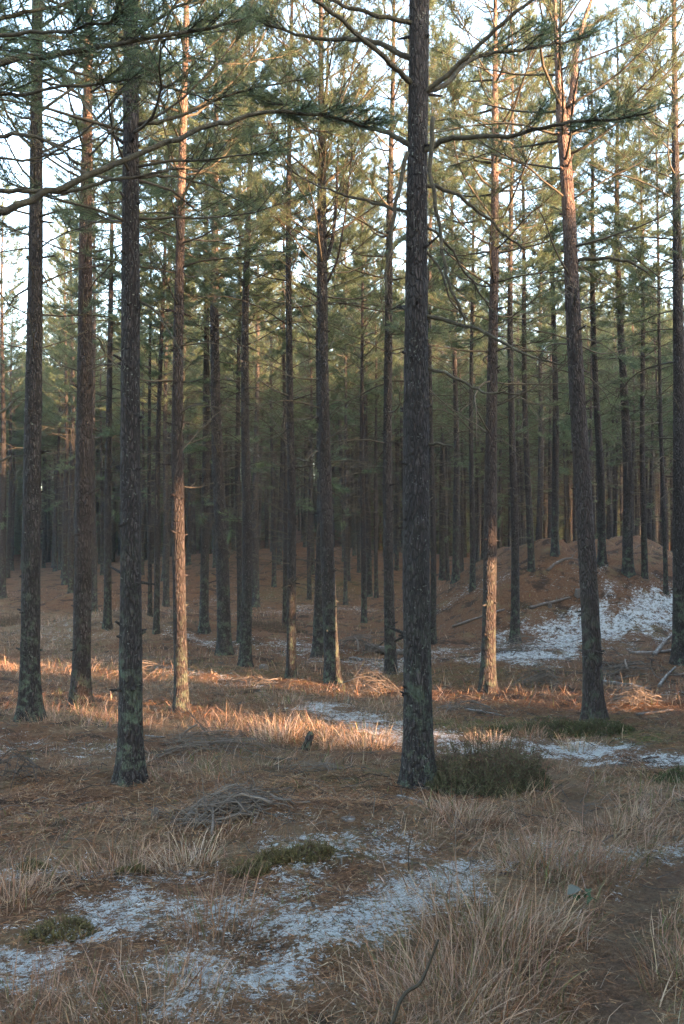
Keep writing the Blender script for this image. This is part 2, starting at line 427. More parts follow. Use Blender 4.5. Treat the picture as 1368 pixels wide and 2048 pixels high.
def ground_mat():
    m, nt, b = mat('forest_floor'); c = coords(nt)
    at = nt.nodes.new('ShaderNodeAttribute'); at.attribute_name = 'mask'
    sep = nt.nodes.new('ShaderNodeSeparateColor'); nt.links.new(at.outputs['Color'], sep.inputs[0])
    frost, moss, path, straw = sep.outputs[0], sep.outputs[1], sep.outputs[2], at.outputs['Alpha']
    n_big = tex_noise(nt, c, 0.7, 5, 0.6); n_mid = tex_noise(nt, c, 5, 6, 0.7); n_fine = tex_noise(nt, c, 38, 5, 0.75)
    sv = mapping(nt, c, (1, 1, 1)); fib = tex_noise(nt, c, 90, 3, 0.8, 1.5)
    col = ramp(nt, n_fine, [(0.3, (0.010, 0.006, 0.004)), (0.5, (0.072, 0.037, 0.019)), (0.68, (0.19, 0.105, 0.056))])
    col2 = ramp(nt, fib, [(0.35, (0.020, 0.012, 0.008)), (0.65, (0.19, 0.10, 0.052))])
    col = mix(nt, 0.45, col, col2)
    col = mix(nt, mrange(nt, n_mid, 0.5, 0.75, 0, 0.5), col, (0.105, 0.078, 0.058))
    col = mix(nt, mrange(nt, tex_noise(nt, c, 2.2, 6, 0.7), 0.50, 0.62, 0, 0.85), col, (0.020, 0.015, 0.011))
    col = mix(nt, mrange(nt, tex_noise(nt, mapping(nt, c, (1, 1, 1), (7, 3, 0)), 1.3, 6, 0.75), 0.54, 0.66, 0, 0.7), col, (0.115, 0.088, 0.044))
    st = ramp(nt, fib, [(0.35, (0.075, 0.052, 0.03)), (0.65, (0.29, 0.215, 0.13))])
    col = mix(nt, mathn(nt, 'MULTIPLY', straw, mrange(nt, n_mid, 0.3, 0.6)), col, st)
    ms = ramp(nt, n_fine, [(0.35, (0.018, 0.022, 0.007)), (0.65, (0.105, 0.105, 0.030))])
    mfac = mathn(nt, 'ADD', moss, mathn(nt, 'MULTIPLY', mrange(nt, n_big, 0.55, 0.75), 0.45))
    col = mix(nt, mathn(nt, 'MULTIPLY', mfac, mrange(nt, n_mid, 0.35, 0.62), True), col, ms)
    pc = ramp(nt, n_fine, [(0.3, (0.040, 0.025, 0.017)), (0.7, (0.135, 0.088, 0.06))])
    col = mix(nt, mathn(nt, 'MULTIPLY', path, mrange(nt, n_mid, 0.3, 0.6, 0.1, 0.75)), col, pc)
    # thin frost: broken by litter at several sizes
    fn = mathn(nt, 'ADD', mathn(nt, 'MULTIPLY', tex_noise(nt, c, 12, 6, 0.75), 0.9), mathn(nt, 'MULTIPLY', tex_noise(nt, c, 42, 4, 0.75, 0.8), 0.8))
    ff = mathn(nt, 'ADD', fn, mathn(nt, 'MULTIPLY', frost, 0.405))
    ffac = mathn(nt, 'MULTIPLY', mrange(nt, ff, 1.16, 1.27), 0.88)
    col = mix(nt, ffac, col, (0.44, 0.47, 0.47))
    nt.links.new(col, b.inputs['Base Color']); b.inputs['Roughness'].default_value = 0.95; b.inputs['Specular IOR Level'].default_value = 0.1
    hh = mathn(nt, 'ADD', mathn(nt, 'MULTIPLY', n_fine, 0.7), mathn(nt, 'ADD', mathn(nt, 'MULTIPLY', fib, 0.5), mathn(nt, 'MULTIPLY', n_mid, 1.6)))
    bump(nt, hh, b, 0.9, 0.05)
    return m
M_GROUND = ground_mat()

# ------------------------------------------------------------------ the ground sheet
def grow(a, b, s0, f):
    out = [a]; s = s0
    while out[-1] < b: out.append(out[-1] + s); s *= f
    return out
gx = np.arange(-6, 6.0001, 0.07); ex = np.array(grow(6, 420, 0.08, 1.055)[1:]); gx = np.concatenate([-ex[::-1], gx, ex])
gy = np.concatenate([-np.array(grow(0, 300, 0.3, 1.12))[::-1], np.arange(0.25, 2.5, 0.25), np.arange(2.5, 13, 0.068), np.array(grow(13, 520, 0.075, 1.03))])
X, Y = np.meshgrid(gx, gy); Z = h_full(X, Y)
nx, ny = len(gx), len(gy)
fr = mask(X, Y, FROST); mo = mask(X, Y, MOSS); st_ = mask(X, Y, STRAW)
pa = np.zeros_like(X)
for L, w in PATHS: pa = np.maximum(pa, np.exp(-(dist_line(X, Y, L) / w) ** 2))
fr = fr * (1 - 0.75 * np.clip(pa, 0, 1))
fr = np.maximum(fr, 0.38 * sstep(0.1, 0.7, vnoise(X / 2.3, Y / 2.3, seed=31)) * sstep(9, 16, Y))
me = bpy.data.meshes.new('ground')
V = np.stack([X, Y, Z], -1).reshape(-1, 3).astype(np.float32)
i = (np.arange(ny - 1)[:, None] * nx + np.arange(nx - 1)[None]).ravel()
Q = np.stack([i, i + 1, i + nx + 1, i + nx], -1).astype(np.int32)
me.vertices.add(len(V)); me.vertices.foreach_set('co', V.ravel())
me.loops.add(Q.size); me.loops.foreach_set('vertex_index', Q.ravel())
me.polygons.add(len(Q)); me.polygons.foreach_set('loop_start', np.arange(0, Q.size, 4, dtype=np.int32))
me.polygons.foreach_set('use_smooth', np.ones(len(Q), bool))
a_ = me.color_attributes.new('mask', 'FLOAT_COLOR', 'POINT')
a_.data.foreach_set('color', np.stack([fr, mo, pa, st_], -1).reshape(-1).astype(np.float32))
me.update(); me.materials.append(M_GROUND)
link('ground', me, kind='structure')

# ------------------------------------------------------------------ pine tree growth
def grow_branch(rng, base, az, el, L, curve, n=7, wob=0.10):
    p = np.array(base, float); P = [p.copy()]; s = L / n
    for k in range(n):
        p = p + s * np.array([math.cos(az) * math.cos(el), math.sin(az) * math.cos(el), math.sin(el)]); P.append(p.copy())
        el += curve / n + rng.normal(0, wob); az += rng.normal(0, wob * 1.3)
    return np.array(P)

def branch_geo(rng, P, r0, r1, gw, gn, alive, dens=1.0, start=0.3, sides=4, nl=0.08, nw=0.005, ntuft=16):
    """wood of one branch into gw, its needles into gn"""
    n = len(P); seg = np.linalg.norm(np.diff(P, axis=0), axis=1); cum = np.concatenate([[0], np.cumsum(seg)]); L = cum[-1]
    tone = rng.uniform(0.2, 0.75)
    V, T = tube(P, np.linspace(r0, r1, n), sides); gw.add(V, T, (tone,) * 3)
    m = max(2, int(L / (0.105 if alive else 0.13) * dens))
    s = rng.uniform(start, 1.0, m); s[-1] = 1.0
    base = np.stack([np.interp(s * L, cum, P[:, k]) for k in range(3)], -1)
    idx = np.clip(np.searchsorted(cum, s * L) - 1, 0, n - 2); D = np.diff(P, axis=0)[idx]; D, U, W = frames(D)
    sg = np.where(np.arange(m) % 2, 1, -1)[:, None]
    if alive:
        a = rng.normal(0.75, 0.2, m)[:, None]; a[-1] = 0
        d = np.cos(a) * D + np.sin(a) * sg * U; d[:, 2] += rng.uniform(0.0, 0.45, m)
        l = (0.14 + 0.42 * (1 - s)) * rng.uniform(0.6, 1.2, m) * min(1.0, 0.4 + L / 2.0); l[-1] = 0.12
        d /= np.linalg.norm(d, axis=1, keepdims=True)
        end = base + d * l[:, None]
        V, T = prisms(base, end, np.full(m, 0.0045), np.full(m, 0.003)); gw.add(V, T, (tone,) * 3)
        A, S = [end], [d]
        for f, q in ((0.3, -1), (0.5, 1), (0.7, -1), (0.88, 1)):
            A.append(base + d * (l * f)[:, None]); dd, uu, ww = frames(d)
            e = dd * 0.75 + uu * (0.6 * q) + rng.normal(0, 0.25, (m, 3)); e[:, 2] += 0.25; S.append(e / np.linalg.norm(e, axis=1, keepdims=True))
        A = np.concatenate(A); S = np.concatenate(S); sl = rng.uniform(0.05, 0.13, len(A))
        V, T = prisms(A, A + S * sl[:, None], np.full(len(A), 0.0032), np.full(len(A), 0.002)); gw.add(V, T, (tone,) * 3)
        V, T, C = needles(rng, A, S, sl, ntuft, nl, nw); gn.add(V, T, C)
    else:
        a = rng.normal(0.9, 0.25, m)[:, None]
        d = np.cos(a) * D + np.sin(a) * (sg * U * rng.uniform(0.3, 1, (m, 1)) + W * rng.normal(0, 0.5, (m, 1))); d /= np.linalg.norm(d, axis=1, keepdims=True)
        l = rng.uniform(0.06, 0.42, m) * (1.15 - 0.7 * s) * min(1.2, 0.35 + L / 1.6)
        mid = base + d * (l * 0.5)[:, None]; d2 = d + rng.normal(0, 0.28, (m, 3)); d2[:, 2] += 0.15
        end = mid + d2 * (l * 0.5)[:, None]
        V, T = prisms(base, mid, np.full(m, min(r0, 0.0042)), np.full(m, 0.0032)); gw.add(V, T, (tone + 0.1,) * 3)
        V, T = prisms(mid, end, np.full(m, 0.0032), np.full(m, 0.0014)); gw.add(V, T, (tone + 0.1,) * 3)
        q = mid[::2]; e = d[::2] + rng.normal(0, 0.7, (len(q), 3))
        V, T = prisms(q, q + e * (l[::2] * 0.4)[:, None], np.full(len(q), 0.0028), np.full(len(q), 0.0012)); gw.add(V, T, (tone + 0.1,) * 3)

def plan_branches(rng, H, dead0, crown0, Lmax, spacing=0.45, per=(3, 6), dead_per=(1, 4), low_crown=False):
    """list of (z, azimuth, elevation, length, curve, alive)"""
    out = []; z = dead0
    while z < H - 0.25:
        t = (z - crown0) / (H - crown0); a0 = rng.uniform(0, 6.28)
        if t < 0:
            k = rng.integers(*dead_per); f = (z - dead0) / max(crown0 - dead0, 0.1)
            for j in range(k):
                out.append((z + rng.normal(0, 0.03), a0 + j * 6.28 / max(k, 1) + rng.normal(0, 0.5), rng.normal(0.12, 0.22), rng.uniform(0.35, 0.65 + 1.15 * f) * Lmax * 0.62, rng.normal(-0.25, 0.6), rng.random() < 0.10 * f))
        else:
            k = rng.integers(*per); prof = (min(1, 0.62 + 1.6 * t) if not low_crown else 1.0) * (1 - 0.86 * max(0, (t - 0.15) / 0.85) ** 1.3)
            for j in range(k):
                out.append((z + rng.normal(0, 0.04), a0 + j * 6.28 / k + rng.normal(0, 0.3), 0.15 + 0.75 * t + rng.normal(0, 0.14), Lmax * prof * rng.uniform(0.7, 1.1), rng.normal(0.35, 0.25), rng.random() < 0.94))
        z += spacing * rng.uniform(0.75, 1.25)
    return out

def trunk_geo(zs, cx, cy, rad, sides, seed, amp, stubs=None, rng=None):
    """a trunk from rings; rough bark relief and whorl collars; z runs in local metres"""
    a = np.linspace(0, 2 * math.pi, sides, endpoint=False)
    A, Zg = np.meshgrid(a, zs); R = np.asarray(rad)[:, None] * np.ones_like(A)
    k1 = vnoise(np.cos(A) * 4.5, np.sin(A) * 4.5, Zg * 3.0, seed); k2 = vnoise(np.cos(A) * 9, np.sin(A) * 9, Zg * 7.0, seed + 1)
    k3 = vnoise(np.cos(A) * 1.2, np.sin(A) * 1.2, Zg * 1.1, seed + 2)
    R = R * (1 + 0.05 * k3) + amp * (0.7 * k1 + 0.6 * k2)
    fl = np.exp(-np.clip(Zg, -0.2, 9) / 0.17)
    R = R * (1 + fl * (0.40 + 0.20 * np.cos(A * 4 + seed) + 0.10 * np.cos(A * 7 + seed * 2)))
    V = np.stack([np.asarray(cx)[:, None] + R * np.cos(A), np.asarray(cy)[:, None] + R * np.sin(A), Zg], -1).reshape(-1, 3)
    n = len(zs); i = np.arange(n - 1)[:, None] * sides; j = np.arange(sides)[None]; k = (j + 1) % sides
    T = np.concatenate([np.stack([i + j, i + k, i + sides + k], -1).reshape(-1, 3), np.stack([i + j, i + sides + k, i + sides + j], -1).reshape(-1, 3)])
    g = Geo(); g.add(V, T)
    if stubs is not None:
        for z in stubs:
            x0, y0, r = [float(np.interp(z, zs, q)) for q in (cx, cy, rad)]
            for q in range(rng.integers(2, 5)):
                b = rng.uniform(0, 6.28); d = np.array([math.cos(b), math.sin(b), rng.normal(0.1, 0.25)])
                p = np.array([x0, y0, z + rng.normal(0, 0.02)]); l = rng.uniform(0.012, 0.05) if rng.random() < 0.8 else rng.uniform(0.06, 0.16)
                V, T = tube([p + d * r * 0.7, p + d * (r * 1.0 + 0.004), p + d * (r + l)], [0.022, 0.014, 0.007], 6); g.add(V, T)
    return g

HV = 14.0
def make_variant(seed, dead0=1.7, crown0=4.6, Lmax=2.0, r13=0.10, ntuft=19, nw=0.0078, spacing=0.35):
    rng = np.random.default_rng(seed)
    zs = np.concatenate([[-0.25, -0.1, 0, 0.06, 0.14, 0.25], np.arange(0.4, HV, 0.16), [HV]])
    rad = r13 * np.clip(1 - np.clip(zs - 1.3, -1.3, None) / (HV - 1.3) * 0.97, 0.02, 1.12) ** 0.85
    wx = 0.05 * np.sin(zs * 0.55 + seed) * np.clip(zs / 3, 0, 1); wy = 0.05 * np.cos(zs * 0.47 + seed * 2) * np.clip(zs / 3, 0, 1)
    g = trunk_geo(zs, wx, wy, rad, 12, seed, 0.004, np.arange(1.0, 9, 0.45), rng)
    gw, gn = Geo(), Geo()
    for z, az, el, L, cu, alive in plan_branches(rng, HV, dead0, crown0, Lmax, spacing, dead_per=(2, 6)):
        r = float(np.interp(z, zs, rad)); b = np.array([np.interp(z, zs, wx), np.interp(z, zs, wy), z])
        P = grow_branch(rng, b, az, el, L, cu, 6)
        branch_geo(rng, P, min(0.005 + 0.0055 * L, r * 0.5), 0.003, gw, gn, alive, sides=4, ntuft=ntuft, nw=nw)
    return (g.mesh('trunk', M_BARK), gw.mesh('branches', M_TWIG), gn.mesh('crown', M_NEEDLE, False), join_geos('pine', [(g, M_BARK), (gw, M_TWIG), (gn, M_NEEDLE)]) if seed in (101, 103) else None)

VARS = [make_variant(101, 1.6, 5.9, 1.65), make_variant(102, 2.0, 6.4, 1.8), make_variant(103, 1.5, 5.4, 1.6),
        make_variant(104, 1.4, 6.7, 1.8)]

def make_young(seed, dead0=0.3, crown0=0.25, Lm=1.7):
    rng = np.random.default_rng(seed); Hh = 8.0
    zs = np.concatenate([[-0.2, 0, 0.1], np.arange(0.3, Hh, 0.4), [Hh]]); rad = 0.085 * np.clip(1 - zs / Hh, 0.03, 1)
    g = trunk_geo(zs, zs * 0, zs * 0, rad, 8, seed, 0.002); gw, gn = Geo(), Geo()
    for z, az, el, L, cu, alive in plan_branches(rng, Hh, dead0, crown0, Lm, 0.36, (5, 8), low_crown=True):
        P = grow_branch(rng, np.array([0, 0, z]), az, el, L, cu, 5)
        branch_geo(rng, P, 0.014, 0.004, gw, gn, True, dens=1.0, start=0.2, sides=3, nl=0.15, nw=0.018, ntuft=8)
    return join_geos('young_pine', [(g, M_BARK), (gw, M_TWIG), (gn, M_NEEDLE)])
YOUNG = [make_young(201), make_young(202), make_young(203, 4.7, 4.8, 1.5), make_young(204, 2.9, 3.0, 1.5)]

# ------------------------------------------------------------------ which sun beams reach the floor: trees out of view stand clear of them
BEAMS = []
def beam(p, r): BEAMS.append((np.array(p[:2], float), float(p[2]), r))
def beam_line(pts, k, r, dz=0.03):
    G = np.array([ground(u, v) for u, v in pts]); t = np.linspace(0, len(G) - 1, k)
    for q in t:
        beam([np.interp(q, range(len(G)), G[:, i]) for i in range(3)] + np.array([0, 0, dz]), r)
_BM = {}
def blocks(x, y, z0, H, crown0, R, young=False):
    """does a tree here stand in the way of one of the beams"""
    if _BM.get('n') != len(BEAMS):
        _BM['n'] = len(BEAMS); _BM['p'] = np.array([b[0] for b in BEAMS]).reshape(-1, 2); _BM['z'] = np.array([b[1] for b in BEAMS]); _BM['r'] = np.array([b[2] for b in BEAMS])
    d = np.array([[x, y]]) - _BM['p']; t = d @ SUN_AZ; zz = _BM['z'] + t * math.tan(SUN_EL) - z0
    pe = np.abs(d[:, 0] * -SUN_AZ[1] + d[:, 1] * SUN_AZ[0]); f = np.clip((zz - crown0) / (H - crown0), 0, 1)
    rr = np.where(zz < crown0 - 0.25, 0.12, R * (1 - 0.78 * f ** 1.25))
    return bool(np.any((t > -0.3) & (zz > -0.2) & (zz < H + 0.1) & (pe < rr + _BM['r'])))

PLACED = []         # x, y of every trunk
def tree_label(o, label, group): pass

def place_variant(var, x, y, s, rz, label, group, lean=(0, 0), thick=1.0, name='pine_tree', z=None, mesh_parts=True):
    z = float(h_macro(x, y)) if z is None else z
    o = thing(name, label, 'tree', (x, y, z - 0.03), group)
    o.rotation_euler = (lean[1], lean[0], 0); o.scale = (s, s, s)
    for nm, me, kind in (('trunk', var[0], None), ('branches', var[1], 'stuff'), ('crown', var[2], None)):
        c = link(nm, me, o, (0, 0, 0), kind=kind); c.rotation_euler = (0, 0, rz)
        if nm == 'trunk': c.scale = (thick, thick, 1)
    PLACED.append((x, y)); return o

# ------------------------------------------------------------------ the pines that can be told apart, foreground
def near_tree(label, pts, H, seed, dead0, crown0, Lmax, zvis, custom=(), pink=False, sides=36, ascend=0.0, ntuft=17, group='pines along the foreground', Ydepth=None, per=(3, 6), dead_per=(1, 4), forks=(), clear=None, droop=None):
    """pts: (u, v, width) in photograph pixels, foot first; turned into a trunk at the depth where its foot stands"""
    rng = np.random.default_rng(seed)
    if Ydepth is None: g0 = ground(pts[0][0], pts[0][1])
    else:
        q = at_y(pts[0][0], pts[0][1], Ydepth); g0 = np.array([q[0], q[1], float(h_macro(q[0], q[1]))])
    Yd = g0[1]; P3 = np.array([at_y(u, v, Yd) for u, v, w in pts]) - g0; W3 = np.array([w * px(Yd) / 2 for u, v, w in pts])
    zc = P3[:, 2]; xc = P3[:, 0] - P3[0, 0]
    slope = (xc[-1] - xc[-2]) / max(zc[-1] - zc[-2], 0.1)
    ztop, wtop = zc[-1], W3[-1]
    kz = np.concatenate([[-0.3], zc, [H]]); kx = np.concatenate([[xc[0]], xc, [xc[-1] + slope * 0.5 * (H - ztop)]]); kr = np.concatenate([[W3[0]], W3, [0.012]])
    o_ = np.argsort(kz); kz, kx, kr = kz[o_], kx[o_], kr[o_]
    zs = np.concatenate([np.arange(-0.3, zvis + 0.6, 0.045), np.arange(zvis + 0.7, H, 0.25), [H]])
    cx = np.interp(zs, kz, kx); ker = np.ones(15) / 15; m_ = zs < zvis + 0.3
    cxs = np.convolve(np.pad(cx, 7, 'edge'), ker, 'valid'); cx = np.where(m_, cxs, cx)
    rad = np.interp(zs, kz, kr); cy = 0.03 * np.sin(zs * 0.7 + seed)
    T = thing('pine_tree', label, 'tree', g0, group); PLACED.append((g0[0], g0[1]))
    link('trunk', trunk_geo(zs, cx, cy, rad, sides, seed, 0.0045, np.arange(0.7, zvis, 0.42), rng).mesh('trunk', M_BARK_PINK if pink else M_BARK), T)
    gwt, gnt = Geo(), Geo()
    for z, az, el, L, cu, alive in plan_branches(rng, H, dead0, crown0, Lmax, 0.4, per, dead_per):
        b = np.array([np.interp(z, zs, cx), np.interp(z, zs, cy), z]); r = float(np.interp(z, zs, rad))
        if clear is not None and z < zvis and clear(z, az): continue
        if droop is not None: cu += droop
        if ascend and z > crown0: el = el * 0.3 + ascend + rng.normal(0, 0.2); L *= 1.15
        Pb = grow_branch(rng, b, az, el, L, cu, 8)
        args = (min(0.005 + 0.006 * L, r * 0.5), 0.0028)
        if z < zvis:
            gw, gn = Geo(), Geo(); branch_geo(rng, Pb - b, *args, gw, gn, alive, sides=5, nl=0.082, nw=0.0042, ntuft=ntuft)
            bo = link('branch', gw.mesh('branch', M_TWIG), T, b)
            if gn.n: link('needles', gn.mesh('needles', M_NEEDLE, False), bo)
        else: branch_geo(rng, Pb, *args, gwt, gnt, alive, sides=3, nl=0.11, nw=0.011, ntuft=7)
    for spec in custom:
        w0, w1, needle, Ps = spec['w'][0], spec['w'][1], spec.get('needles', 0), spec['pts']
        q = np.array([at_y(u, v, Yd + dy) for u, v, dy in Ps]) - g0; q[:, 0] -= P3[0, 0] * 0
        t = np.linspace(0, len(q) - 1, len(q) * 4); q = np.stack([np.interp(t, range(len(q)), q[:, k]) for k in range(3)], -1)
        kk = np.array([1, 2, 1.0]) / 4
        for _ in range(3): q[1:-1] = (q[:-2] + 2 * q[1:-1] + q[2:]) / 4
        q[1:-1] += rng.normal(0, 0.009, (len(q) - 2, 3)); q[1:-1] = (q[:-2] + 4 * q[1:-1] + q[2:]) / 6
        gw, gn = Geo(), Geo(); b = q[0].copy()
        branch_geo(rng, q - b, w0 * px(Yd) / 2, w1 * px(Yd) / 2, gw, gn, needle > 0, dens=spec.get('dens', 1.0), start=spec.get('start', 0.35), sides=8, nl=0.085, nw=0.0040, ntuft=20)
        bo = link('branch', gw.mesh('branch', M_LIMB), T, b)
        if gn.n: link('needles', gn.mesh('needles', M_NEEDLE, False), bo)
    for fk in forks:
        q = np.array([at_y(u, v, Yd + dy) for u, v, dy, w in fk]) - g0; wr = np.array([w * px(Yd) / 2 for u, v, dy, w in fk])
        t = np.linspace(0, len(q) - 1, len(q) * 6); q2 = np.stack([np.interp(t, range(len(q)), q[:, k]) for k in range(3)], -1)
        for _ in range(4): q2[1:-1] = (q2[:-2] + 2 * q2[1:-1] + q2[2:]) / 4
        V, Tt = tube(q2, np.interp(t, range(len(q)), wr), 14); g = Geo(); g.add(V, Tt)
        fo = link('fork', g.mesh('fork', M_BARK_PINK if pink else M_BARK), T)
    if gwt.n: link('branches', gwt.mesh('branches', M_TWIG), T, kind='stuff')
    if gnt.n: link('crown', gnt.mesh('crown', M_NEEDLE, False), T)
    return T, g0

away = lambda lim: (lambda z, az: z < lim)
TA, gA = near_tree('dark pine at the frame edge standing at the end of the sunlit grass streak', [(62, 1440, 42), (62, 1300, 38), (64, 900, 35), (68, 600, 30), (73, 200, 24), (76, 0, 21)], 12.5, 11, 3.9, 5.2, 2.2, 7.4, droop=0.2)
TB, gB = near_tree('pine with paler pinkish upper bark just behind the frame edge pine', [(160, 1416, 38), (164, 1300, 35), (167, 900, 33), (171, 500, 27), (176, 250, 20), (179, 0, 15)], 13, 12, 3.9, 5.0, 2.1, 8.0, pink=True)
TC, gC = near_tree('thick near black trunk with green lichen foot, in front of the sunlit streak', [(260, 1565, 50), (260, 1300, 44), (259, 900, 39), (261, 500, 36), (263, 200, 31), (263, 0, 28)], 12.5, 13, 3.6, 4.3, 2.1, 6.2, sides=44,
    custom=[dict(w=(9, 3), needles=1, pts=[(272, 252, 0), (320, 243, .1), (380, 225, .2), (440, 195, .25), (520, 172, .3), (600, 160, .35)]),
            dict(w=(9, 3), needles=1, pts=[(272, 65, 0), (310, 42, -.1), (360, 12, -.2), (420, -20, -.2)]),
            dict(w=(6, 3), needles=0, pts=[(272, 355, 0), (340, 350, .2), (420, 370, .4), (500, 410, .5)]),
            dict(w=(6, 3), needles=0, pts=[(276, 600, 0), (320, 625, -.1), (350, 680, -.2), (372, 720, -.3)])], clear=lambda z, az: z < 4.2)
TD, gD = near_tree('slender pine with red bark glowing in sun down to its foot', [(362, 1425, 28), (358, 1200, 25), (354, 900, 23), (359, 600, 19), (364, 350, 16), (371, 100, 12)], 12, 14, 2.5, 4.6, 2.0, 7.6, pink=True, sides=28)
TH, gH = near_tree('pine with split bark foot lit on one side and broom of rising limbs', [(666, 1367, 31), (660, 1250, 28), (651, 1000, 26), (646, 700, 21), (644, 500, 20), (643, 300, 15), (642, 100, 9)], 12.6, 15, 2.6, 5.4, 2.0, 9.2, sides=28, ascend=0.5, pink=False, per=(4, 7),
    forks=[[(652, 520, 0, 8), (666, 480, .1, 7.5), (673, 400, .2, 6), (676, 300, .2, 4), (684, 180, .3, 2.5)], [(650, 575, 0, 5), (676, 520, -.2, 4.5), (692, 420, -.3, 3.5), (704, 300, -.4, 2)]])
TI, gI = near_tree('slim pine behind the big middle trunk beside the frosty log', [(782, 1345, 24), (778, 1200, 21), (774, 950, 18), (777, 700, 16), (780, 400, 12), (786, 150, 8)], 13, 16, 2.2, 4.6, 2.0, 8.8, sides=24)
TJ, gJ = near_tree('largest dark trunk in the middle with heavy forking limbs and mossy flared foot', [(838, 1572, 62), (835, 1450, 57), (832, 1200, 53), (832, 900, 50), (833, 600, 46), (836, 300, 41), (839, 0, 40)], 12, 17, 4.6, 5.4, 2.2, 6.1, sides=56, clear=lambda z, az: True,
    custom=[dict(w=(11, 5), needles=1, start=.75, pts=[(848, 187, 0), (905, 140, -.1), (960, 90, -.2), (1010, 45, -.3), (1065, 0, -.35), (1130, -60, -.4)]),
            dict(w=(12, 4), needles=1, start=.35, dens=1.5, pts=[(848, 187, 0), (895, 167, .15), (930, 125, .3), (975, 106, .45), (1040, 102, .55), (1120, 88, .7), (1200, 60, .8)]),
            dict(w=(13, 4), needles=1, start=.42, dens=1.3, pts=[(845, 305, 0), (870, 283, -.05), (930, 274, -.15), (1005, 277, -.3), (1060, 262, -.35), (1120, 246, -.45), (1200, 247, -.5), (1300, 225, -.6)]),
            dict(w=(12, 6), needles=0, pts=[(828, 168, 0), (785, 130, -.15), (740, 92, -.3), (690, 45, -.4), (640, 5, -.5), (600, -20, -.6)]),
            dict(w=(13, 5), needles=1, start=.7, pts=[(828, 120, 0), (775, 90, .1), (720, 79, .2), (650, 78, .3), (590, 70, .4), (500, 35, .5)]),
            dict(w=(11, 6), needles=0, pts=[(828, 48, 0), (760, 33, -.1), (700, 16, -.1), (640, -5, -.2)]),
            dict(w=(12, 4), needles=1, start=.75, pts=[(826, 292, 0), (770, 264, .1), (715, 247, .2), (660, 233, .3), (590, 215, .4), (520, 200, .5)]),
            dict(w=(9, 4), needles=0, dens=1.6, pts=[(850, 370, 0), (895, 377, .1), (935, 405, .2), (965, 428, .3), (1010, 470, .35), (1050, 500, .4)]),
            dict(w=(9, 3), needles=0, dens=1.4, pts=[(850, 633, 0), (900, 642, -.1), (945, 655, -.2), (1000, 685, -.3), (1060, 715, -.4), (1130, 730, -.5)]),
            dict(w=(7, 3), needles=0, dens=1.3, pts=[(850, 733, 0), (895, 748, -.1), (945, 775, -.2), (985, 788, -.3), (1040, 790, -.35)]),
            dict(w=(9, 5), needles=0, dens=.7, pts=[(815, 305, -.15), (802, 370, -.2), (787, 430, -.22), (775, 520, -.25), (771, 600, -.3)]),
            dict(w=(9, 5), needles=0, dens=1.5, pts=[(866, 235, -.2), (860, 330, -.22), (872, 420, -.25), (884, 500, -.28), (897, 570, -.3), (930, 640, -.3)]),
            dict(w=(8, 3), needles=0, dens=1.3, pts=[(820, 428, 0), (770, 412, .1), (715, 395, .2), (660, 385, .25), (560, 330, .4)]),
            dict(w=(7, 4), needles=0, pts=[(850, 884, 0), (880, 887, -.1), (905, 893, -.15)]),
            dict(w=(6, 3), needles=0, dens=1.8, pts=[(850, 450, 0), (890, 480, .1), (920, 530, .2), (960, 590, .25), (985, 620, .3)]),
            dict(w=(6, 3), needles=0, dens=1.6, pts=[(850, 500, 0), (885, 540, -.1), (900, 600, -.2), (935, 640, -.25)])])
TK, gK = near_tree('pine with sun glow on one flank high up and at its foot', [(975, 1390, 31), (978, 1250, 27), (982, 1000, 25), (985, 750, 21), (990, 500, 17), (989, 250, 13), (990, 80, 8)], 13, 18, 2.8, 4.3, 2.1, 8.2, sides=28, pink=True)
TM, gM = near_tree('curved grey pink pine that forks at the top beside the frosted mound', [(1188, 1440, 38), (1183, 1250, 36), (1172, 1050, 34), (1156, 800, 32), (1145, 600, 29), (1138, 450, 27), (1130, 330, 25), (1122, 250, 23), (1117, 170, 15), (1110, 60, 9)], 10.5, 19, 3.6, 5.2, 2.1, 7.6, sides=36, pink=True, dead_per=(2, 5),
    custom=[dict(w=(9, 4), needles=0, pts=[(1145, 525, 0), (1180, 516, -.1), (1225, 515, -.2), (1265, 525, -.3), (1295, 545, -.35)])],
    forks=[[(1126, 262, 0, 20), (1140, 225, .02, 17), (1148, 170, .05, 15), (1150, 110, .1, 12), (1165, 50, .15, 9), (1190, -20, .2, 6)]])
TN, gN = near_tree('dark pine cut by the frame edge beside leaning grey logs', [(1362, 1330, 30), (1360, 1100, 27), (1356, 700, 22), (1352, 400, 16), (1350, 100, 10)], 13, 20, 2.6, 5.2, 2.0, 9.0, sides=24)
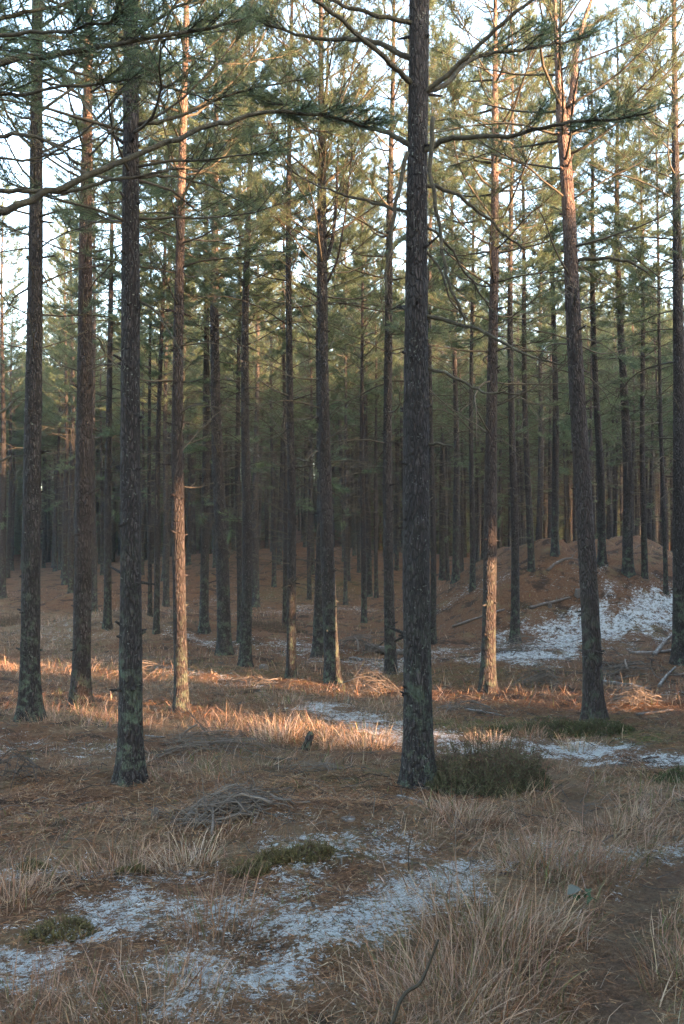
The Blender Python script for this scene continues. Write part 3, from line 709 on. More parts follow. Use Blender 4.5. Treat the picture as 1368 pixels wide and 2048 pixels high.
# a pine just out of frame whose long limbs reach into the picture
TX, gX = near_tree('olive limbs of a pine outside the frame sweeping across the dark trunks', [(-330, 1700, 70), (-325, 1100, 62), (-318, 500, 52), (-310, 0, 44)], 11, 21, 4.7, 5.2, 2.0, 5.6, Ydepth=5.9, clear=lambda z, az: True, sides=24,
    custom=[dict(w=(20, 6), needles=1, start=.8, dens=.8, pts=[(-318, 470, 0), (-150, 470, 0), (-40, 442, 0), (20, 418, .05), (75, 388, .1), (150, 366, .15), (235, 322, .25), (330, 288, .35), (420, 250, .4), (500, 232, .5), (580, 220, .55), (660, 232, .6), (740, 255, .7)]),
            dict(w=(14, 5), needles=0, pts=[(-315, 380, 0), (-80, 384, .2), (0, 380, .3), (70, 384, .35), (160, 380, .4), (240, 356, .4), (300, 346, .45), (370, 338, .5)]),
            dict(w=(20, 6), needles=1, start=.25, dens=1.4, pts=[(-310, 140, 0), (-120, 150, .1), (0, 122, .2), (80, 115, .3), (200, 96, .4), (280, 80, .45), (400, 62, .5), (480, 40, .6)]),
            dict(w=(14, 5), needles=1, start=.3, dens=1.4, pts=[(-310, 30, 0), (-100, 60, .2), (20, 35, .3), (120, 10, .4), (220, -10, .5)]),
            dict(w=(11, 4), needles=1, start=.3, dens=1.5, pts=[(-312, 200, 0), (-120, 200, .5), (-20, 185, .6), (60, 190, .8), (140, 170, .9), (230, 165, 1.0), (310, 140, 1.1)]),
            dict(w=(11, 4), needles=1, start=.3, dens=1.5, pts=[(-312, 80, 0), (-120, 95, -.3), (-20, 75, -.5), (60, 60, -.6), (150, 62, -.7), (230, 40, -.8)]),
            dict(w=(9, 3), needles=0, dens=1.6, pts=[(-312, 320, 0), (-120, 320, .5), (-20, 310, .7), (60, 322, .9), (140, 300, 1.0), (230, 260, 1.1)]),
            dict(w=(12, 4), needles=0, pts=[(-316, 250, 0), (-100, 270, -.2), (0, 266, -.3), (70, 272, -.3), (120, 300, -.3), (170, 330, -.3)]),
            dict(w=(9, 6), needles=0, dens=.3, pts=[(-322, 900, 0), (-120, 900, .1), (-40, 855, .1), (25, 805, .15)]),
            dict(w=(8, 5), needles=0, dens=.3, pts=[(-322, 960, 0), (-120, 960, .1), (-40, 945, .1), (22, 912, .15)])])

# sun beams: two streaks on the floor, the glow on the red trunk, on two feet and on some high spots
beam_line([(90, 1421), (300, 1440), (520, 1455), (640, 1470), (800, 1482)], 12, 0.2)
beam_line([(560, 1440), (720, 1455)], 4, 0.1)
for z in np.arange(0.15, 1.75, 0.3): beam(gD + np.array([0.03, 0.04, z]), 0.05)
beam_line([(1150, 1408), (1000, 1397), (880, 1388), (720, 1372)], 9, 0.06)
beam_line([(400, 1358), (520, 1378)], 3, 0.05)
for z in np.arange(0.1, 1.0, 0.25): beam(gH + np.array([0.12, 0.0, z]), 0.14)
for z in np.arange(0.1, 0.6, 0.2): beam(gK + np.array([0.1, -0.05, z]), 0.06)
for z in np.arange(5.3, 7.2, 0.4): beam(gM + np.array([-0.3, -0.05, z]), 0.2)

# ------------------------------------------------------------------ middle distance pines with a place of their own
MID = [  # foot u, v, top u at v = 300, width px, label
    (448, 1310, 428, 27, 'grey ridged pine with a broad flared foot between two slimmer dark trunks'),
    (490, 1330, 500, 22, 'dark straight pine next to the grey ridged one, its foot in moss'),
    (480, 1285, 478, 12, 'thin dark pine half hidden behind the dark straight one'),
    (582, 1357, 581, 18, 'thin dark pine between the mossy patch and the sunlit split bark pine'),
    (636, 1312, 648, 22, 'pine half hidden behind the pine with the sunlit split foot'),
    (408, 1260, 415, 18, 'dark pine right behind the sunlit red trunk'),
    (312, 1270, 330, 12, 'slim pine between the thick near black trunk and the sunlit red one'),
    (300, 1235, 300, 8, 'thinnest pine stem beside the thick near black trunk'),
    (332, 1210, 333, 12, 'small pine close behind the sunlit red trunk'),
    (215, 1255, 222, 15, 'pine with mossy foot between the pinkish pine and the near black trunk'),
    (188, 1225, 186, 13, 'slim pine showing behind the pinkish pine'),
    (142, 1190, 144, 11, 'slim pine behind the straw grass between the two edge pines'),
    (130, 1170, 133, 10, 'distant pine with a thin strip of sunlight beside the edge pines'),
    (5, 1195, 8, 14, 'pine half cut off by the frame edge behind the dark edge pine'),
    (512, 1215, 514, 14, 'dark pine on the mossy slope behind the dark straight pine'),
    (570, 1255, 568, 10, 'thin dark stem on the mossy slope before the brown rise'),
    (548, 1175, 540, 9, 'small leaning stem on the brown rise'),
    (691, 1210, 692, 8, 'thin stem beyond the frost strip behind the broom limbed pine'),
    (728, 1245, 722, 11, 'slim pine just before the frost strip in the gap left of the big trunk'),
    (738, 1195, 728, 12, 'pine paired with a slimmer stem in the gap beside the big trunk'),
    (753, 1198, 748, 8, 'thinnest stem in the gap beside the big trunk'),
    (866, 1290, 862, 12, 'slim pine half hidden behind the big trunk on its shaded side'),
    (885, 1160, 882, 12, 'distant pine at the foot of the mound beside the big trunk'),
    (912, 1160, 905, 13, 'pine at the low end of the brown mound'),
    (945, 1185, 944, 11, 'slim pine on the low shoulder of the brown mound'),
    (1030, 1280, 1024, 17, 'mid sized pine standing on the lower mound slope above a brush pile'),
    (1063, 1145, 1042, 13, 'leaning pine on the mound crest with needles round its foot'),
    (1110, 1112, 1106, 14, 'dark pine at the top of the mound behind the crest'),
    (1256, 1150, 1238, 20, 'pine with pale mossy foot on the crest of the mound'),
    (1204, 1130, 1183, 16, 'dark pine behind the mound close to the curved pine'),
    (1332, 1190, 1312, 9, 'slim pine on the far shoulder of the mound'),
    (1290, 1160, 1280, 12, 'slim pine behind the frosted mound shoulder'),
]
rng = np.random.default_rng(5)
for k, (u, v, ut, w, lab) in enumerate(MID):
    g = ground(u, v); Yd = g[1]
    if Yd > 44: Yd = 44.0; q = at_y(u, v, Yd); g = np.array([q[0], q[1], float(h_macro(q[0], q[1]))])
    top = at_y(ut, 300, Yd); lean = math.atan2(top[0] - g[0], top[2] - g[2])
    H = rng.uniform(11.5, 13.5) if Yd < 24 else rng.uniform(13, 15)
    s = H / HV; r = w * px(Yd) / 2
    place_variant(VARS[k % 4], g[0], g[1], s, rng.uniform(0, 6.28), lab, 'pines in the middle distance', (lean, rng.normal(0, 0.01)), np.clip(r / (0.10 * s), 0.5, 1.7), z=g[2])

# ------------------------------------------------------------------ the stand beyond, and the trees around the camera
LANDMARKS = ['outside the dark edge pine', 'between the dark edge pine and the pinkish pine', 'between the pinkish pine and the thick near black trunk', 'between the near black trunk and the sunlit red one',
    'between the sunlit red trunk and the grey ridged pine', 'between the grey ridged pine and the broom limbed pine', 'between the broom limbed pine and the big middle trunk',
    'between the big trunk and the glowing flank pine', 'between the glowing flank pine and the curved pine', 'beyond the mound past the curved pine']
def far_enough(x, y, d):
    return all((x - a) ** 2 + (y - b) ** 2 > d * d for a, b in PLACED)
rng = np.random.default_rng(77); n_far = 0; tries = 0
while n_far < 298 and tries < 14000:
    tries += 1
    y = 29 + 58 * rng.random() ** 0.9; x = rng.uniform(-0.40, 0.40) * y; uu = PW / 2 + FPX * x / y
    if y < (40 if uu < 230 else 31 if uu < 620 else 29): continue
    if not far_enough(x, y, 1.3): continue
    s = rng.uniform(0.86, 1.08) if y > 40 else rng.uniform(0.76, 0.95)
    if blocks(x, y, float(h_macro(x, y)), 14 * s, 4.6, 1.5): continue
    k = int(np.searchsorted([64, 165, 260, 358, 445, 652, 834, 982, 1168], uu))
    where = LANDMARKS[k]; dist = 'tall' if y < 42 else 'slender' if y < 60 else 'faint thin'
    place_variant(VARS[int(rng.integers(4))], x, y, s, rng.uniform(0, 6.28), f'{dist} far pine {where}', f'{dist} far pines {where}', (rng.normal(0, 0.018), rng.normal(0, 0.018)), rng.uniform(0.7, 1.2)); n_far += 1

WOOD = bpy.data.collections.new('woodland_sources')     # meshes for the masses of trees nobody could count
for k, me in enumerate([VARS[0][3], VARS[2][3]] + YOUNG):
    WOOD.objects.link(bpy.data.objects.new('source_%d' % k, me))
def woodland(name, pts, label, cat):
    """one mass of trees: points carrying size, turn and kind, a pine set on each"""
    me = bpy.data.meshes.new(name); me.vertices.add(len(pts)); me.vertices.foreach_set('co', np.array([p[:3] for p in pts], np.float32).ravel())
    a = me.attributes.new('size', 'FLOAT_VECTOR', 'POINT'); a.data.foreach_set('vector', np.array([(p[3], p[3], p[4]) for p in pts], np.float32).ravel())
    a = me.attributes.new('turn', 'FLOAT_VECTOR', 'POINT'); a.data.foreach_set('vector', np.array([(0, 0, p[5]) for p in pts], np.float32).ravel())
    a = me.attributes.new('pick', 'INT', 'POINT'); a.data.foreach_set('value', np.array([p[6] for p in pts], np.int32))
    o = link(name, me, label=label, category=cat, kind='stuff')
    ng = bpy.data.node_groups.new(name, 'GeometryNodeTree')
    ng.interface.new_socket('Geometry', in_out='INPUT', socket_type='NodeSocketGeometry'); ng.interface.new_socket('Geometry', in_out='OUTPUT', socket_type='NodeSocketGeometry')
    gi, go = ng.nodes.new('NodeGroupInput'), ng.nodes.new('NodeGroupOutput')
    ci = ng.nodes.new('GeometryNodeCollectionInfo'); ci.inputs['Collection'].default_value = WOOD; ci.inputs['Separate Children'].default_value = True; ci.inputs['Reset Children'].default_value = True
    ip = ng.nodes.new('GeometryNodeInstanceOnPoints'); ip.inputs['Pick Instance'].default_value = True
    def attr(nm, ty):
        q = ng.nodes.new('GeometryNodeInputNamedAttribute'); q.data_type = ty; q.inputs['Name'].default_value = nm
        return q.outputs['Attribute']
    ng.links.new(gi.outputs[0], ip.inputs['Points']); ng.links.new(ci.outputs[0], ip.inputs['Instance'])
    ng.links.new(attr('pick', 'INT'), ip.inputs['Instance Index']); ng.links.new(attr('size', 'FLOAT_VECTOR'), ip.inputs['Scale'])
    ng.links.new(attr('turn', 'FLOAT_VECTOR'), ip.inputs['Rotation']); ng.links.new(ip.outputs[0], go.inputs[0])
    md = o.modifiers.new('trees', 'NODES'); md.node_group = ng
    return o
pts = []; tries = 0
while len(pts) < 50 and tries < 6000:          # the stand goes on either side and behind
    tries += 1
    x = rng.uniform(-34, 0); y = rng.uniform(-24, 48)
    if abs(x) < 0.36 * max(y, 0) + 1.6 or (y < 4 and abs(x) < 3.5): continue
    if x > -2: continue                          # the added shade pines stand there
    if x < 0 and y < 3 and x > -6: continue
    z = float(h_macro(x, y))
    if not far_enough(x, y, 2.4) or blocks(x, y, z, 13.5, 4.6, 1.9): continue
    sc = rng.uniform(0.85, 1.05); pts.append((x, y, z, sc, sc, rng.uniform(0, 6.28), int(rng.integers(2)))); PLACED.append((x, y))
woodland('surrounding_woodland', pts, 'pine stand continuing outside the picture on both sides', 'woodland')
pts = []
for k in range(560):                           # far beyond the stand
    y = rng.uniform(52, 150); x = rng.uniform(-0.5, 0.5) * y; sc = rng.uniform(0.9, 1.15)
    pts.append((x, y, float(h_macro(x, y)), sc, sc, rng.uniform(0, 6.28), int(rng.integers(2))))
for k in range(230):                           # its shaded younger edge
    y = rng.uniform(66, 120); x = rng.uniform(-0.48, 0.48) * y; sc = rng.uniform(0.6, 1.0)
    pts.append((x, y, float(h_macro(x, y)), sc * 1.2, sc, rng.uniform(0, 6.28), 2 + int(rng.integers(2))))
woodland('distant_woodland', pts, 'dark mass of distant pines closing the view between the trunks', 'woodland')
pts = []; tries = 0
perp = np.array([-SUN_AZ[1], SUN_AZ[0]])
n_open = 0
while tries < 45000 and len(pts) < 2000:        # added unseen young pines, shading all but the wanted sun beams
    tries += 1; close = tries > 4000 or n_open > 520

    t = rng.uniform(8, 44); sperp = rng.uniform(0.5, 16) if close else rng.uniform(-6, 56); p = SUN_AZ * (t - 4) + perp * sperp; x, y = p
    if x < 0.36 * max(y, 0) + 2.0 or (x < 5 and y < 4): continue
    if not far_enough(x, y, 0.42 if close else 1.5): continue
    z = float(h_macro(x, y)); tall = (6.9 if sperp < 7.6 else 5.6 if sperp < 12 else min(6.0 + 0.14 * (sperp - 12), 9.5)) + 0.125 * t + rng.normal(0, 0.35); wd = rng.uniform(0.25, 0.9) if close else 1.0
    kind = int(rng.choice([2, 3])) if rng.random() < 0.65 else int(rng.integers(2)); H = tall * (rng.uniform(0.4 if close and rng.random() < 0.6 else 0.85, 1.06) if kind > 1 else rng.choice([1.0, rng.uniform(0.08, 0.9)]))
    if blocks(x, y, z, H, (0.03, 0.03, 0.6, 0.375)[kind] * H, (1.45 if kind > 1 else 1.6) * H / 8 * wd, True): continue
    n_open += not close
    PLACED.append((x, y)); pts.append((x, y, z, H / 8 * wd, H / 8, rng.uniform(0, 6.28), 2 + kind))
sB = float(gB[:2] @ perp); aB = float(gB[:2] @ SUN_AZ)
for a0 in (12.0, 15.0, 18.0, 21.0, 24.0, 27.0):
    q = SUN_AZ * a0 + perp * (sB + rng.uniform(-0.08, 0.06)); zb = (a0 - aB) * math.tan(SUN_EL) + 0.12; H = zb / 0.40
    pts.append((q[0], q[1], float(h_macro(*q)), 0.21, H / 8, rng.uniform(0, 6), 5))      # added unseen slim pines that keep the sun off the pinkish pine
woodland('added_shade_pines', pts, 'added unseen young pines that shade the floor between sun gaps', 'woodland')
NOTE = f'far {n_far} young {len(pts)} tries {tries}'

# ------------------------------------------------------------------ ground cover
rng = np.random.default_rng(900)
STRAW_C, RUST, GREEN, GREY = [np.array(c) for c in ((0.275, 0.185, 0.125), (0.160, 0.076, 0.039), (0.075, 0.084, 0.026), (0.23, 0.185, 0.135))]
def in_view(n, y0, y1, margin=0.9):
    y = rng.uniform(y0, y1, n); x = rng.uniform(-1, 1, n) * (0.345 * y + margin); return x, y
def masks_at(x, y):
    f = mask(x, y, FROST); s_ = mask(x, y, STRAW); m = mask(x, y, MOSS); p = np.zeros_like(x)
    for L, w in PATHS: p = np.maximum(p, np.exp(-(dist_line(x, y, L) / w) ** 2))
    return f, s_, m, p
def pick_tint(n, w):
    w = np.stack(w, -1); w = w / w.sum(1, keepdims=True); c = np.cumsum(w, 1); r = rng.random(n)[:, None]; k = np.argmax(r < c, 1)
    base = np.stack([STRAW_C, RUST, GREEN, GREY])[k]; return base * rng.uniform(0.4, 1.35, (n, 1)) * rng.uniform(0.92, 1.08, (n, 3))

xa, ya = in_view(420000, 2.6, 20); xb, yb = in_view(60000, 18, 40); x, y = np.concatenate([xa, xb]), np.concatenate([ya, yb])
f, s_, m, p = masks_at(x, y)
clump = 0.5 + 0.5 * vnoise(x / 0.16, y / 0.16, seed=41) ; patch = 0.5 + 0.5 * vnoise(x / 0.9, y / 0.9, seed=42)
mound = np.exp(-(((x - 6) / 3.4) ** 2 + ((y - 23) / 4) ** 2))
dens = (0.03 + 0.26 * patch ** 2.5 + 0.75 * s_) * (0.10 + 1.9 * clump ** 2.6) * (1 - 0.55 * np.clip(f, 0, 1)) * np.clip(1 - 1.25 * p, 0, 1) * (1 - 0.8 * mound)
k = rng.random(len(x)) < dens * 0.78; x, y, f, s_, m, p, patch = [q[k] for q in (x, y, f, s_, m, p, patch)]; n = len(x)
L = (0.05 + 0.05 * rng.random(n) + (0.04 + 0.20 * s_) * rng.random(n) ** 1.4) * (1 - 0.3 * np.clip(f, 0, 1))
az = 6.28 * vnoise(x / 1.3, y / 1.3, seed=43) + rng.normal(0, 1.0, n)
tint = pick_tint(n, [0.4 + 1.6 * s_, 0.5 * (1 - 0.6 * s_), 0.14 + 0.6 * m + 0.55 * (patch > 0.6), 0.15 + 0.2 * s_])
g = Geo()
xm, ym = in_view(75000, 11, 36); pm = 0.5 + 0.5 * vnoise(xm / 0.28, ym / 0.28, seed=45); bm = np.exp(-(((xm - 5.1) / 3.2) ** 2 + ((ym - 23) / 4) ** 2)); big = 0.5 + 0.5 * vnoise(xm / 2.2, ym / 2.2, seed=46)
km = rng.random(len(xm)) < (0.1 + 1.4 * pm ** 2.4) * (1 - 0.8 * bm) * (0.35 + 0.9 * big); xm, ym, big = xm[km], ym[km], big[km]; nm = len(xm)      # tufts of the middle distance
am = rng.uniform(0, 6.28, nm); lm = rng.uniform(0.05, 0.24, nm) * (0.5 + 0.7 * big); ea = rng.uniform(0.1, 1.2, nm); wm = rng.uniform(0.003, 0.007, nm)
dm = np.stack([np.cos(am) * np.cos(ea), np.sin(am) * np.cos(ea), np.sin(ea)], -1); sm = np.stack([-np.sin(am), np.cos(am), np.zeros(nm)], -1); pm0 = np.stack([xm, ym, h_full(xm, ym) - 0.01], -1)
g.add(np.stack([pm0 - sm * wm[:, None], pm0 + sm * wm[:, None], pm0 + dm * lm[:, None]], 1).reshape(-1, 3), np.arange(nm * 3), np.repeat(pick_tint(nm, [0.2 + big, np.full(nm, 0.6), np.full(nm, 0.25), np.full(nm, 0.2)]), 3, 0))
V_, T_, C_ = blades(rng, np.stack([x, y, h_full(x, y) - 0.005], -1), L, np.where(rng.random(n) < 0.15, 1.9, 1.0) * rng.uniform(0.0016, 0.0036, n) * (0.7 + y / 14), az, np.abs(rng.normal(0.85, 0.4, n)), rng.uniform(0.05, 0.5, n), tint)
g.add(V_, T_, C_)
link('dead_grass', g.mesh('dead_grass', M_GRASS), label='short dead straw grass scattered over the forest floor', category='grass', kind='stuff')

xa, ya = in_view(80000, 2.6, 16); xb, yb = in_view(110000, 2.6, 8); x, y = np.concatenate([xa, xb]), np.concatenate([ya, yb])
f, s_, m, p = masks_at(x, y); k = rng.random(len(x)) < (0.9 - 0.45 * np.clip(f, 0, 1)) * (1 - 0.85 * p); x, y = x[k], y[k]; n = len(x)
az = rng.uniform(0, 6.28, n); ln = rng.uniform(0.02, 0.085, n) * (0.6 + y / 12); z = h_full(x, y) + rng.uniform(0.002, 0.02, n); wd = rng.uniform(0.0008, 0.0019, n) * (0.7 + y / 10)
d = np.stack([np.cos(az), np.sin(az), rng.normal(0, 0.22, n)], -1); sd = np.stack([-np.sin(az), np.cos(az), rng.normal(0, 0.4, n)], -1); P0 = np.stack([x, y, z], -1)
V_ = np.stack([P0 - sd * wd[:, None], P0 + sd * wd[:, None], P0 + d * ln[:, None]], 1).reshape(-1, 3)
pal = np.array([(0.15, 0.070, 0.030), (0.095, 0.047, 0.023), (0.20, 0.115, 0.055), (0.03, 0.019, 0.013), (0.22, 0.165, 0.105)])
C_ = pal[rng.choice(5, n, p=[.35, .28, .17, .12, .08])] * rng.uniform(0.7, 1.25, (n, 1))
g = Geo(); g.add(V_, np.arange(len(V_)), np.repeat(C_, 3, 0)); link('needle_litter', g.mesh('needle_litter', M_LITTER, False), label='fallen brown pine needles and twig bits on the floor', category='litter', kind='stuff')

n = 5000; x, y = in_view(n, 5.0, 34); az = rng.uniform(0, 6.28, n); l = rng.uniform(0.06, 0.36, n) * rng.uniform(0.4, 1, n); z = h_full(x, y)
P0 = np.stack([x, y, z + rng.uniform(0.0, 0.02, n)], -1); x2, y2 = x + np.cos(az) * l, y + np.sin(az) * l
P1 = np.stack([(x + x2) / 2 + rng.normal(0, 0.03, n), (y + y2) / 2 + rng.normal(0, 0.03, n), h_full((x + x2) / 2, (y + y2) / 2) + rng.uniform(0.005, 0.05, n)], -1); P2 = np.stack([x2, y2, h_full(x2, y2) + rng.uniform(0.0, 0.07, n)], -1)
g = Geo(); rr = rng.uniform(0.0018, 0.005, n) * (0.7 + y / 22); tn = np.repeat(rng.uniform(0.0, 0.7, n), 6)[:, None] * np.ones((1, 3))
g.add(*prisms(P0, P1, rr, rr * 0.8), tn); g.add(*prisms(P1, P2, rr * 0.8, rr * 0.4), tn)
link('twig_litter', g.mesh('twig_litter', M_STICK), label='small grey twigs strewn over the forest floor', category='litter', kind='stuff')

x, y = in_view(520000, 2.6, 23)
f, s_, m, p = masks_at(x, y); grain = 0.5 + 0.5 * vnoise(x / 0.11, y / 0.11, seed=51); g2 = 0.5 + 0.5 * vnoise(x / 0.04, y / 0.04, seed=52)
k = (f > 0.3) & (f * 0.62 + grain * 0.6 + g2 * 0.5 > 1.10) & (rng.random(len(x)) < 0.8 * (1 - p) ** 4); x, y = x[k], y[k]; n = len(x)
az = rng.uniform(0, 6.28, n); ln = rng.uniform(0.012, 0.040, n) * (0.7 + y / 14); wd = rng.uniform(0.0008, 0.0019, n) * (0.6 + y / 10); z = h_full(x, y) + rng.uniform(0.002, 0.018, n)
d = np.stack([np.cos(az), np.sin(az), rng.normal(0, 0.2, n)], -1); sd = np.stack([-np.sin(az), np.cos(az), rng.normal(0, 0.3, n)], -1); P0 = np.stack([x, y, z], -1)
P1 = P0 + d * (ln * 0.5)[:, None] + rng.normal(0, 0.003, (n, 3)); V_ = np.stack([P0, P1 - sd * wd[:, None], P1 + sd * wd[:, None], P0 + d * ln[:, None]], 1).reshape(-1, 3)
b = np.arange(n)[:, None] * 4; T_ = np.vstack([b + np.array([[0, 1, 2]]), b + np.array([[2, 1, 3]])])
C_ = np.repeat(np.array([[0.40, 0.42, 0.42]]) * rng.uniform(0.3, 1.1, (n, 1)), 4, 0)
g = Geo(); g.add(V_, T_, C_); link('frost', g.mesh('frost', M_FROST), label='thin white frost lying in the hollows and on the mound', category='frost', kind='stuff')

def tussock(u, v, hgt, spread, nb, tone, label, lean=0.34, az0=None):
    g0 = ground(u, v); n = nb; hgt = hgt * 0.68; r = spread * 0.5 * rng.random(n) ** 0.6; a = rng.uniform(0, 6.28, n)
    P = np.stack([r * np.cos(a), r * np.sin(a), np.zeros(n)], -1); P[:, 2] = h_full(P[:, 0] + g0[0], P[:, 1] + g0[1]) - g0[2] - 0.01
    az = a + rng.normal(0, 0.7, n)
    if az0 is not None: az = az0 + rng.normal(0, 0.8, n)
    L = hgt * rng.uniform(0.35, 1.12, n); c = np.array(tone)[None] * rng.uniform(0.55, 1.2, (n, 1)) * rng.uniform(0.94, 1.06, (n, 3))
    k = rng.random(n) < 0.10; c[k] = GREEN * 0.9; k = rng.random(n) < 0.2; c[k] = np.array(RUST) * rng.uniform(0.6, 1.2, (k.sum(), 1))
    g = Geo(); g.add(*blades(rng, P, L, rng.uniform(0.0022, 0.0042, n) * (0.7 + g0[1] / 14), az, np.abs(rng.normal(lean + 0.2, 0.32, n)), rng.uniform(0.02, 0.6, n) ** 1.2, c))
    link('grass_tussock', g.mesh('grass_tussock', M_GRASS), None, g0, label=label, category='grass tussock', group='dead grass tussocks')
PALE, TAN, BROWN = (0.38, 0.29, 0.21), (0.29, 0.195, 0.135), (0.205, 0.125, 0.082)  # on the sunlit tussocks PALE puts part of the sunlight into the colour
for a in [
    (372, 1728, .36, .34, 260, PALE, 'palest fan of dead grass below the brush pile'),
    (25, 1800, .44, .4, 240, TAN, 'upright tan grass tuft cut by the frame edge'),
    (225, 1740, .36, .5, 230, TAN, 'loose grass tuft between the edge tuft and the pale fan'),
    (430, 1850, .46, .4, 170, BROWN, 'spiky brown tuft standing in the frosty hollow'),
    (560, 1478, .42, .45, 420, PALE, 'bright sunlit grass tussock in the middle of the streak'),
    (735, 1490, .36, .5, 260, PALE, 'sunlit grass tuft touching the big middle trunk'),
    (650, 1488, .28, .4, 200, PALE, 'lower sunlit tuft between the two brighter ones'),
    (440, 1462, .26, .4, 220, TAN, 'small sunlit tuft beside the broken sticks'),
    (190, 1432, .24, .35, 200, TAN, 'sunlit tuft between the pinkish pine and the near black trunk'),
    (978, 1492, .32, .35, 240, PALE, 'pale tuft at the edge of the green moss bed'),
    (760 + 300, 1478, .3, .3, 180, TAN, 'tan tuft growing out of the green moss bed'),
    (1158, 1500, .3, .3, 180, PALE, 'pale tuft under the curved pine beside the frosty track'),
    (1090, 1735, .42, .55, 380, TAN, 'combed over pale grass tussock beside the frost spot'),
    (1170, 1745, .36, .5, 320, BROWN, 'brown grass tussock at the bend of the footpath'),
    (970, 1880, .46, .6, 480, TAN, 'largest grass tussock in the foreground beside the footpath'),
    (1010, 1970, .34, .5, 380, BROWN, 'flattened brown tussock in front of the largest one'),
    (880, 2000, .40, .55, 380, TAN, 'grass tussock beside the bent dark twig'),
    (1230, 1660, .3, .6, 330, TAN, 'rounded tussock where the footpath leaves the heather'),
    (930, 1640, .3, .5, 260, TAN, 'grass skirt in front of the heather mound'),
    (60, 2040, .36, .6, 300, BROWN, 'dark grass tuft in the bottom corner below the frost'),
    (300, 2020, .34, .6, 300, TAN, 'grass tuft at the bottom edge below the frosty hollow'),
    (1385, 1960, .3, .45, 300, BROWN, 'brown grass bank beyond the footpath'),
]: tussock(*a)

def sprig_bed(name, label, cat, u, v, rx, ry, hgt, n, c0, c1, leafn=14):
    """heather: many upright sprigs with tiny leaves over a domed bed"""
    g0 = ground(u, v); r = np.sqrt(rng.random(n)); a = rng.uniform(0, 6.28, n); dome = np.clip(1 - r ** 1.6, 0, 1) ** 0.7 * (0.7 + 0.6 * vnoise(r * np.cos(a) * 4, r * np.sin(a) * 4, seed=61))
    P = np.stack([r * np.cos(a) * rx, r * np.sin(a) * ry, np.zeros(n)], -1); P[:, 2] = h_full(P[:, 0] + g0[0], P[:, 1] + g0[1]) - g0[2]
    hh = hgt * np.clip(dome, 0.12, 1) * rng.uniform(0.6, 1.1, n)
    d = np.stack([np.cos(a) * r * 0.45, np.sin(a) * r * 0.45, np.ones(n)], -1) + rng.normal(0, 0.22, (n, 3)); d /= np.linalg.norm(d, axis=1, keepdims=True)
    T = thing(name, label, cat, g0)
    gs, gl = Geo(), Geo(); V, Tr = prisms(P, P + d * hh[:, None], np.full(n, 0.0022), np.full(n, 0.0012)); gs.add(V, Tr, (0.085, 0.055, 0.04))
    m = leafn; t = rng.uniform(0.25, 1.0, (n, m)); B = P[:, None] + d[:, None] * (hh[:, None] * t)[..., None]
    q = rng.normal(0, 1, (n, m, 3)); q[..., 2] += 0.8; q /= np.linalg.norm(q, axis=-1, keepdims=True); l = rng.uniform(0.014, 0.04, (n, m))
    sdv = np.cross(q, rng.normal(size=(n, m, 3))); sdv /= np.linalg.norm(sdv, axis=-1, keepdims=True)
    V = np.stack([B - sdv * 0.0035, B + sdv * 0.0035, B + q * l[..., None]], 2).reshape(-1, 3)
    f = np.clip(t * 1.2 - 0.4 + rng.normal(0, 0.2, (n, m)), 0, 1)[..., None]; C = (np.array(c0) * (1 - f) + np.array(c1) * f) * rng.uniform(0.6, 1.3, (n, m, 1))
    gl.add(V, np.arange(len(V)), np.repeat(C.reshape(-1, 3), 3, 0))
    link('stems', gs.mesh('stems', M_LITTER), T, kind='stuff'); link('leaves', gl.mesh('leaves', M_GRASS, False), T, kind='stuff')
sprig_bed('heather_shrub', 'dark green heather mound leaning against the big middle trunk', 'shrub', 970, 1575, .47, .34, .45, 1250, (0.036, 0.042, 0.020), (0.105, 0.098, 0.050))
sprig_bed('moss_bed', 'low dark green bed of heather at the foot of the curved pine', 'shrub', 1120, 1462, .72, .34, .13, 1500, (0.028, 0.036, 0.014), (0.06, 0.066, 0.024), 10)
sprig_bed('moss_bed', 'small green cushion at the frame edge beyond the footpath', 'shrub', 1355, 1560, .22, .16, .10, 300, (0.03, 0.042, 0.018), (0.07, 0.085, 0.03), 10)
sprig_bed('heather_shrub', 'dry dark heather clump at the frame edge before the straw grass', 'shrub', 18, 1160 + 90, .7, .5, .4, 500, (0.04, 0.035, 0.022), (0.08, 0.065, 0.04), 10)
sprig_bed('heather_shrub', 'dark scrub clump on the mossy slope between thin stems', 'shrub', 548, 1265, .7, .5, .3, 500, (0.035, 0.035, 0.02), (0.08, 0.065, 0.04), 10)

def stick_geo(g, P, r0, r1, rng_, twigs=4, tone=None, sides=5):
    tone = rng_.uniform(0.25, 0.9) if tone is None else tone; P = np.asarray(P, float)
    V, T = tube(P, np.linspace(r0, r1, len(P)), sides); g.add(V, T, (tone,) * 3)
    if twigs:
        i = rng_.integers(1, len(P) - 1, twigs); b = P[i]; D = P[np.clip(i + 1, 0, len(P) - 1)] - P[i - 1]; D /= np.linalg.norm(D, axis=1, keepdims=True)
        d = D * 0.8 + rng_.normal(0, 0.6, (twigs, 3)); l = rng_.uniform(0.03, 0.13, twigs)
        e = b + d * l[:, None]; V, T = prisms(b, e, np.full(twigs, r0 * 0.45), np.full(twigs, r0 * 0.3)); g.add(V, T, (tone,) * 3)
        V, T = prisms(e, e + (d + rng_.normal(0, .35, (twigs, 3))) * (l * .7)[:, None], np.full(twigs, r0 * 0.3), np.full(twigs, 0.001)); g.add(V, T, (tone,) * 3)

